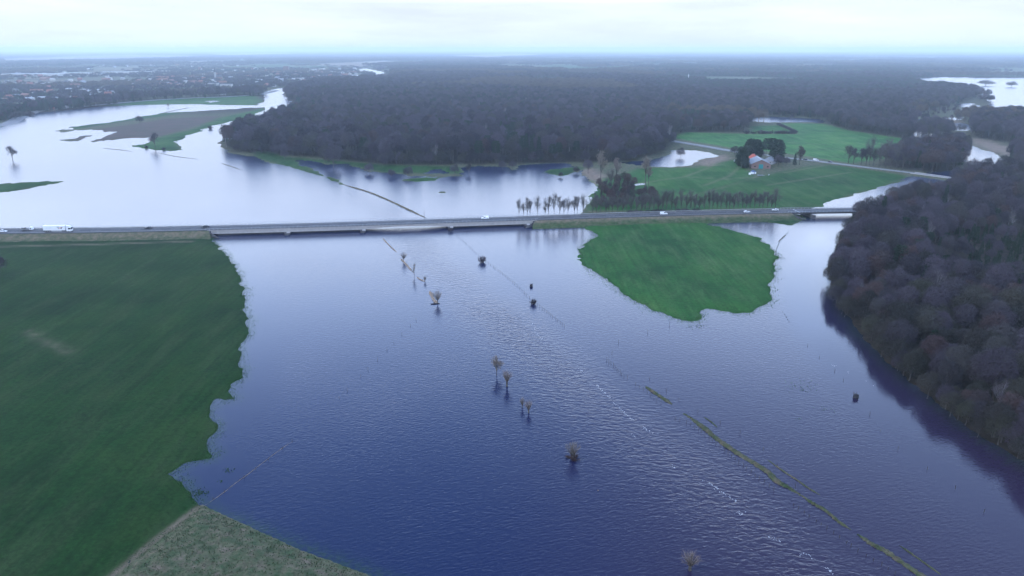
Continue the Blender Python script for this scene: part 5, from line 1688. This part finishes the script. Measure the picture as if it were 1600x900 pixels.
fence('stakes in the water before the dark wood', [(1262, 540), (1293, 571), (1310, 585), (1357, 645), (1385, 690), (1498, 768), (1546, 808)], 11, 1.0, False)
fence('posts along the brown dike line above the bridge', [(545, 292), (575, 301), (607, 314), (640, 329)], 14, 1.4, False)
def pole(name, label, px, py, h, r, mat='post_wood', cat='pole'):
    mb = MB(); mb.tube([(0, 0, -.6), (0, 0, h * .97), (0, 0, h)], [r, r * .8, r * .4], 8)
    o = obj(name, mb.mesh(name, M[mat]), None, at(px, py)); return tag(o, label, cat)
pole('wooden_pole', 'thin pole at the bridge end of the brown dike line', 663, 341, 6.0, .13)
# dark stumps in the water
def stump(label, px, py, r, h):
    t = thing('tree_stump', label, 'stump', P(px, py))
    mb = MB(); rr = random.Random(px)
    mb.tube([(0, 0, -.5), (0, 0, .15 * h), (.05, 0, .6 * h), (.08, .05, .9 * h), (.1, .05, h)], [r * 1.15, r * 1.1, r, r * .8, r * .35], 11); mb.build('trunk', M['rubble'], t)
    mb = MB()
    for i in range(5):
        a_ = rr.uniform(0, 6.28); mb.tube([(r * .5 * math.cos(a_), r * .5 * math.sin(a_), .7 * h), (r * 1.2 * math.cos(a_), r * 1.2 * math.sin(a_), h * rr.uniform(1.0, 1.4))], [.1, .04], 5)
    mb.build('broken_branch', M['post_wood'], t)
stump('small dark stump in the flood above the post row', 830, 448, .75, 1.3)
stump('dark round stump alone in the water before the right wood', 1337, 622, .85, 1.5)
# bits of driftwood
for px, py, lab in ((934, 766, 'pale scrap of driftwood floating below the pale willow'), (1223, 487, 'dark branch adrift in the water right of the green meadow tongue')):
    mb = MB()
    for i in range(5 if px > 1000 else 1):
        p0 = Vector(P(px + i * 2.4, py + i * 4, .05)); d_ = Vector((random.uniform(-1, 1), random.uniform(-1, 1), random.uniform(0, .5)))
        mb.tube([p0, p0 + d_ * .6], [.12, .05], 5)
    tag(mb.build('driftwood', M['rubble'] if px > 1000 else M['straw']), lab, 'driftwood')

# ------------------------------------------------------------------ grass tufts (ragged shore, bank, flooded grass) and foam
def tufts(name, label, X, Y, Z, size_, col, seed):
    r = np.random.default_rng(seed)
    n = len(X)
    b = np.stack([X, Y, Z], 1)
    out = []
    for k in range(3):
        az = r.uniform(0, 2 * np.pi, n)
        d = np.stack([np.cos(az), np.sin(az), 0 * az], 1)
        w = size_ * r.uniform(.5, 1.1, n)[:, None]
        h = size_ * r.uniform(.5, 1.3, n)[:, None]
        tip = b + np.array([0, 0, 1]) * h + r.normal(0, .35, (n, 3)) * size_ * np.array([1, 1, .1])
        out.append(np.stack([b - d * w * .5, b + d * w * .5, tip], 1))
    v = np.concatenate(out).reshape(-1, 3)
    me = mesh_np(name, v, np.arange(len(v)).reshape(-1, 3), col)
    at_ = me.attributes.new('tint', 'FLOAT', 'POINT')
    at_.data.foreach_set('value', np.repeat(np.tile(r.random(n), 3), 3).astype(np.float32))
    return tag(obj(name, me), label, 'grass', None, 'stuff')
M['tuft'] = foliage_mat('meadow_tufts', [(0.030, 0.085, 0.030), (0.045, 0.11, 0.04), (0.06, 0.11, 0.045), (0.036, 0.095, 0.032)])
M['dry_tuft'] = foliage_mat('dry_tufts', [(0.06, 0.10, 0.045), (0.10, 0.115, 0.065), (0.14, 0.13, 0.085), (0.05, 0.09, 0.036), (0.08, 0.105, 0.055)])
def pts_in(poly, step, cond):
    lo, hi = poly.min(0), poly.max(0)
    x, y = jitter(max(lo[0], -230), min(hi[0], 260), max(lo[1], 110), min(hi[1], 520), step, rng)
    k = (sdist(poly, x, y) > -7)
    x, y = x[k], y[k]
    k = (np.abs(x) < .78 * y + 8)
    x, y = x[k], y[k]
    s = shore(x, y)
    k = cond(s, x, y)
    return x[k], y[k], s[k]
zz = lambda s: np.where(s > 0, np.minimum(s * .07, .5), -.03)
x, y, s = pts_in(PW(MEADOW_A), .5, lambda s, x, y: (s < 1.0) & (s > -4.2 - 2.5 * vnoise(x / 9, y / 9, 71)) & (rng.random(len(s)) < np.clip((s + 5.2) / 5.4, 0, 1) ** 2.2))
tufts('flooded_grass', 'grass poking out of the water along the edge of the large dark meadow', x, y, zz(s), .24, M['tuft'], 1)
x, y, s = pts_in(PW(ISLAND_C), .7, lambda s, x, y: (s < 1.5) & (s > -6) & (rng.random(len(s)) < np.clip((s + 6) / 6, 0, 1) ** 2.4))
tufts('flooded_grass', 'grass poking out of the water round the green meadow tongue', x, y, zz(s), .30, M['tuft'], 2)
bb = PW(BANK_B)
x, y = jitter(-110, 40, 112, 172, .55, rng)
sb = sdist(bb, x, y)
k = (sb > .1) & (rng.random(len(x)) < .5)
x, y, sb = x[k], y[k], sb[k]
zb = np.clip((sb + .3) * .33, -.1, 2.6)
tufts('tussock_grass', 'pale and green grass tussocks on the bank in the bottom left corner', x, y, zb - .03, .32, M['dry_tuft'], 3)
gx, gy = [], []
for cx, cy, rx, ry, n in ((1252, 606, 28, 12, 34), (1240, 600, 14, 8, 14), (1290, 640, 22, 6, 12), (1250, 655, 8, 3, 5), (1090, 510, 16, 5, 50), (313, 770, 14, 6, 70), (357, 735, 12, 5, 26), (344, 752, 5, 3, 10)):
    for i in range(n):
        p = P(cx + random.gauss(0, rx * .45), cy + random.gauss(0, ry * .45)); gx.append(p[0]); gy.append(p[1])
tufts('flooded_grass', 'scattered tips of drowned grass in the open water', np.array(gx), np.array(gy), np.full(len(gx), -.03), .28, M['tuft'], 4)

fv, ff = [], []
def foam_patch(p, ang, L, W):
    n = 7
    b0 = len(fv)
    ca, sa = math.cos(ang), math.sin(ang)
    fv.append((p[0], p[1], .03))
    for i in range(n):
        a_ = 2 * math.pi * i / n
        k = random.uniform(.5, 1.2)
        u, w = math.cos(a_) * L * k, math.sin(a_) * W * k
        fv.append((p[0] + u * ca - w * sa, p[1] + u * sa + w * ca, .02))
    for i in range(n):
        ff.append((b0, b0 + 1 + i, b0 + 1 + (i + 1) % n))
for line, dens in (([(833, 505), (836, 518), (848, 531)], .5), ([(905, 575), (912, 583)], .6), ([(932, 600), (938, 608), (947, 616), (953, 622)], 1.3), ([(960, 629), (975, 645), (983, 652), (990, 657)], 1.5), ([(1000, 664), (1018, 675), (1028, 678)], 1.0),
                   ([(1050, 728), (1058, 733)], 1.0), ([(1100, 751), (1112, 757), (1120, 764), (1136, 774), (1151, 784)], 1.5), ([(1152, 798), (1158, 805), (1168, 800)], 1.0), ([(1196, 836), (1210, 842), (1222, 848)], 1.2), ([(1245, 866), (1262, 866), (1270, 873)], 1.3), ([(1290, 886), (1297, 892), (1304, 899)], 2.0), ([(985, 677), (993, 682)], .8),
                   ([(620, 356.5), (650, 357.5), (690, 357)], .35), ([(1300, 570), (1345, 590), (1368, 605)], .15)):
    path = np.array([P(*p) for p in line])
    for a_, b_ in zip(path[:-1], path[1:]):
        L = np.linalg.norm(b_ - a_)
        for i in range(int(L * 2.2 * dens) + 1):
            q = a_ + (b_ - a_) * random.random() + np.random.normal(0, .22, 3)
            foam_patch(q, math.atan2(b_[1] - a_[1], b_[0] - a_[0]) + random.uniform(-.6, .6), random.uniform(.10, .42), random.uniform(.025, .07))
tag(obj('foam', mesh_np('foam', fv, ff, M['foam'])), 'thin broken streaks of white foam on the current', 'foam', None, 'stuff')

# ------------------------------------------------------------------ town in the distance
def house_meshes(w, dep, ev, rg, wall, roofm):
    a = MB(); a.box(-w / 2, w / 2, -dep / 2, dep / 2, 0, ev)
    a.add([(-w / 2, -dep / 2, ev), (-w / 2, dep / 2, ev), (-w / 2, 0, rg - .1), (w / 2, -dep / 2, ev), (w / 2, dep / 2, ev), (w / 2, 0, rg - .1)], [(0, 1, 2), (4, 3, 5)])
    r = MB()
    o = .5
    r.add([(-w / 2 - o, -dep / 2 - o, ev - .2), (w / 2 + o, -dep / 2 - o, ev - .2), (w / 2 + o, 0, rg), (-w / 2 - o, 0, rg), (w / 2 + o, dep / 2 + o, ev - .2), (-w / 2 - o, dep / 2 + o, ev - .2)], [(0, 1, 2, 3), (3, 2, 4, 5)])
    return a.mesh('wall', M[wall]), r.mesh('roof', M[roofm])
HK = [(house_meshes(11, 9, 5.0, 9.0, 'pale_wall', 'tile_dark'), 'pale house with dark roof in the distant town', 'pale walled town houses'),
      (house_meshes(12, 9, 5.2, 9.2, 'brick', 'tile_red'), 'brick house with orange red roof in the distant town', 'red roofed town houses'),
      (house_meshes(22, 10, 5.6, 9.0, 'brick', 'tile_brown'), 'brick terrace with brown roof in the distant town', 'brick terraces of the town'),
      (house_meshes(13, 10, 6.0, 7.4, 'pale_wall', 'roof_pale'), 'white house with pale roof in the distant town', 'white town houses'),
      (house_meshes(14, 10, 5.0, 8.5, 'grey_wall', 'roof_grey'), 'grey house with grey roof in the distant town', 'grey town houses')]
def put_house(k, px, py, rz, s=1.0, label=None, name='house'):
    (wm_, rm_), lab, gp = HK[k]
    p = P(px, py)
    t = thing(name, label or lab, 'house', (p[0], p[1], .3), rz, None if label else gp)
    t.scale = (s, s, s)
    obj('wall', wm_, t); obj('roof', rm_, t)
    return t
rr = random.Random(5)
cnt = 0
def rows(x0, x1, y0, y1, n, weights):
    global cnt
    for i in range(n):
        px = rr.uniform(x0, x1); py = y0 + (y1 - y0) * rr.random() ** 1.3
        p = P(px, py)
        if sdist(TOWN, np.array([p[0]]), np.array([p[1]]), 10)[0] < 15: continue
        if any(inside(w_, np.array([p[0]]), np.array([p[1]]))[0] for w_ in (PW(PONDS[13]), PW(PONDS[14]), PW(PONDS[15]))): continue
        put_house(rr.choices(range(5), weights)[0], px, py, rr.choice([0.1, .25, -.3, 1.4]) + rr.uniform(-.1, .1), rr.uniform(.9, 1.35))
rows(0, 230, 117, 160, 90, (3, 1, 1.5, 3, 2))
rows(225, 310, 122, 138, 34, (1, 6, 2, 1, 1))
rows(300, 440, 108, 138, 50, (3, 2, 2, 4, 2))
rows(435, 560, 108, 128, 62, (3, 1.5, 2, 4, 3))
rows(100, 420, 102, 116, 30, (2, 1, 1, 5, 1))
put_house(1, 388, 147, .1, 1.5, 'red roofed farm on the dyke meadow below the town')
put_house(3, 347, 149, .2, 1.3, 'white house at the edge of the dyke meadow below the town')
put_house(1, 82, 173, .2, .7, 'small red roofed hut on the dyke at the far left water')
put_house(3, 102, 169.5, .0, .7, 'small white block house on the dyke at the far left water')
def hall(label, px0, px1, py, h, dep, wall='pale_wall', roofm='roof_pale', nwin=0):
    p0, p1_ = np.array(P(px0, py)), np.array(P(px1, py))
    L = np.linalg.norm(p1_ - p0); c = (p0 + p1_) / 2
    t = thing('hall' if not nwin else 'apartment_block', label, 'building', (c[0], c[1], .2), math.atan2(p1_[1] - p0[1], p1_[0] - p0[0]))
    mb = MB(); mb.box(-L / 2, L / 2, 0, dep, 0, h); mb.build('wall', M[wall], t)
    mb = MB(); mb.box(-L / 2 - .4, L / 2 + .4, -.4, dep + .4, h + .005, h + .7); mb.build('roof', M[roofm], t)
    if nwin:
        ws_ = MB(); ws_.box(-.7, .7, -.06, -.003, 0, 1.6); wm_ = ws_.mesh('window', M['car_glass'])
        fl = int(h // 3)
        for i in range(nwin):
            for j in range(fl):
                o_ = obj('window', wm_, t); o_.location = (-L / 2 + L * (i + .5) / nwin, 0, 1.0 + 3 * j)
    return t
hall('very long white industrial hall at the left edge of the town', 2, 90, 119.5, 10, 60)
hall('long white hall continuing to the right of the longest one', 92, 138, 118, 10, 50)
hall('white hall behind the middle of the town', 160, 182, 116, 10, 45)
hall('white hall right of the middle of the town', 186, 210, 115.5, 10, 45)
hall('low white hall in the town left of the church', 214, 232, 115, 9, 40)
hall('white building group in the centre of the town', 236, 262, 114, 9, 30)
hall('pale apartment block with rows of windows by the dyke', 344, 362, 139, 13, 14, 'pale_wall', 'roof_grey', 9)
hall('second pale apartment block at the left of the first one', 325, 341, 136, 11, 14, 'pale_wall', 'roof_grey', 7)
hall('white terrace of flats by the upper river', 462, 482, 126, 9, 12, 'pale_wall', 'roof_grey', 8)
hall('brick tower block rising over the right end of the town', 443, 451, 112, 26, 18, 'brick', 'tile_dark', 4)
hall('pale shed on the far field at the left', 28, 42, 100, 8, 30)
hall('tiny white farm building far off on the field at the left', 58, 68, 85.5, 14, 40)
hall('white factory on the horizon at the right', 1523, 1528, 78, 60, 60)
t = thing('church', 'church with pointed spire in the middle of the town', 'church', (*P(337, 124)[:2], .2), .2)
mb = MB(); mb.box(-3.5, 3.5, -3.5, 3.5, 0, 26); mb.build('tower', M['grey_wall'], t)
mb = MB(); mb.add([(-3.8, -3.8, 26), (3.8, -3.8, 26), (3.8, 3.8, 26), (-3.8, 3.8, 26), (0, 0, 46)], [(0, 1, 4), (1, 2, 4), (2, 3, 4), (3, 0, 4), (3, 2, 1, 0)]); mb.build('spire', M['tile_dark'], t)
mb = MB(); mb.box(3.6, 24, -6, 6, 0, 9); mb.build('nave', M['brick'], t)
mb = MB(); mb.prism_y([(0, 0), (1, 0), (.5, .1)], 0, .01)
mb = MB(); mb.add([(3.6, -6.4, 8.9), (24.4, -6.4, 8.9), (24.4, 0, 15), (3.6, 0, 15), (24.4, 6.4, 8.9), (3.6, 6.4, 8.9)], [(0, 1, 2, 3), (3, 2, 4, 5), (1, 4, 2)]); mb.build('nave_roof', M['tile_dark'], t)
# dyke road below the town
dp = catmull([P(*p, 1.6) for p in [(-120, 212), (0, 194), (30, 181), (52, 174), (87, 169.5), (150, 163.5), (225, 157), (300, 152.5), (360, 150.2), (400, 147), (430, 141)]])
o = sweep('dyke_road', dp, [(-16, -2.0), (-3.2, -.1), (-3, 0), (3, 0), (3.2, -.1), (12, -2.0)], M['pale_asphalt'])
me = o.data
tag(o, 'pale road along the dyke between the town and the flood', 'road', None, 'structure')
# bushes at the left water edge, reeds of the marsh
lone('bushy', 24, 188, 14, 'broadleaf_tree', 'left of two dark trees on the dyke at the left water edge', wide=1.2)
lone('bushy', 32, 186, 14, 'broadleaf_tree', 'right of two dark trees on the dyke at the left water edge', wide=1.2)
lone('shrub1', 45, 181, 9, 'shrub', 'reddish thicket on the dyke at the left water edge', wide=2.2, cat='shrub')
for px, py, h, w, lab in ((1350 + 190, 134, 9, 3, 'low flooded thicket in the lake at the far right'), (1580, 136, 9, 2, 'dark bush in the lake near the right edge'), (1498, 133, 4, 3, 'brown reed tuft in the far right lake'), (1545, 158, 8, 2, 'thicket on the near shore of the far right lake')):
    lone('bushy', px, py, h, 'shrub', lab, None, w, 'shrub')
rest = {kk: [] for kk in SRC}
for _ in range(60):
    p = P(random.uniform(1255, 1500), random.uniform(172, 181)); rest['pale'].append((p[0], p[1], 0, random.uniform(0, 6), random.uniform(.5, .8)))
for _ in range(60):
    p = P(random.uniform(1440, 1520), random.uniform(168, 210))
    if shore(np.array([p[0]]), np.array([p[1]]), False)[0] > 0: rest['oak%d' % random.randrange(4)].append((p[0], p[1], 0, random.uniform(0, 6), random.uniform(.3, .6)))
scatter('marsh_trees', 'pale slender trees standing in the marsh at the right', 'trees', rest)
# radio mast over the firs
t = thing('radio_mast', 'slender white mast rising above the dark fir wood', 'mast', (*P(1075, 131)[:2], .2))
mb = MB(); mb.tube([(0, 0, 0), (0, 0, 31), (0, 0, 32)], [1.0, .7, .4], 8); mb.build('shaft', M['car_white'], t)
mb = MB(); mb.box(-1.1, 1.1, -1.1, 1.1, 26, 29); mb.build('antenna', M['car_white'], t)

# ------------------------------------------------------------------ haze
hm = bpy.data.materials.new('haze')
hm.use_nodes = True
hn, hl = hm.node_tree.nodes, hm.node_tree.links
hn.clear()
pv = N(hn, 'ShaderNodeVolumePrincipled')
pv.inputs['Color'].default_value = (0.75, 0.88, 1.0, 1)
pv.inputs['Density'].default_value = 0.000105
pv.inputs['Anisotropy'].default_value = 0.7
ho = N(hn, 'ShaderNodeOutputMaterial')
hl.new(pv.outputs[0], ho.inputs['Volume'])
mb = MB(); mb.box(-52000, 52000, -300, 47500, -4, 150)
tag(mb.build('haze', hm), 'pale winter haze over the valley', 'haze', None, 'stuff')
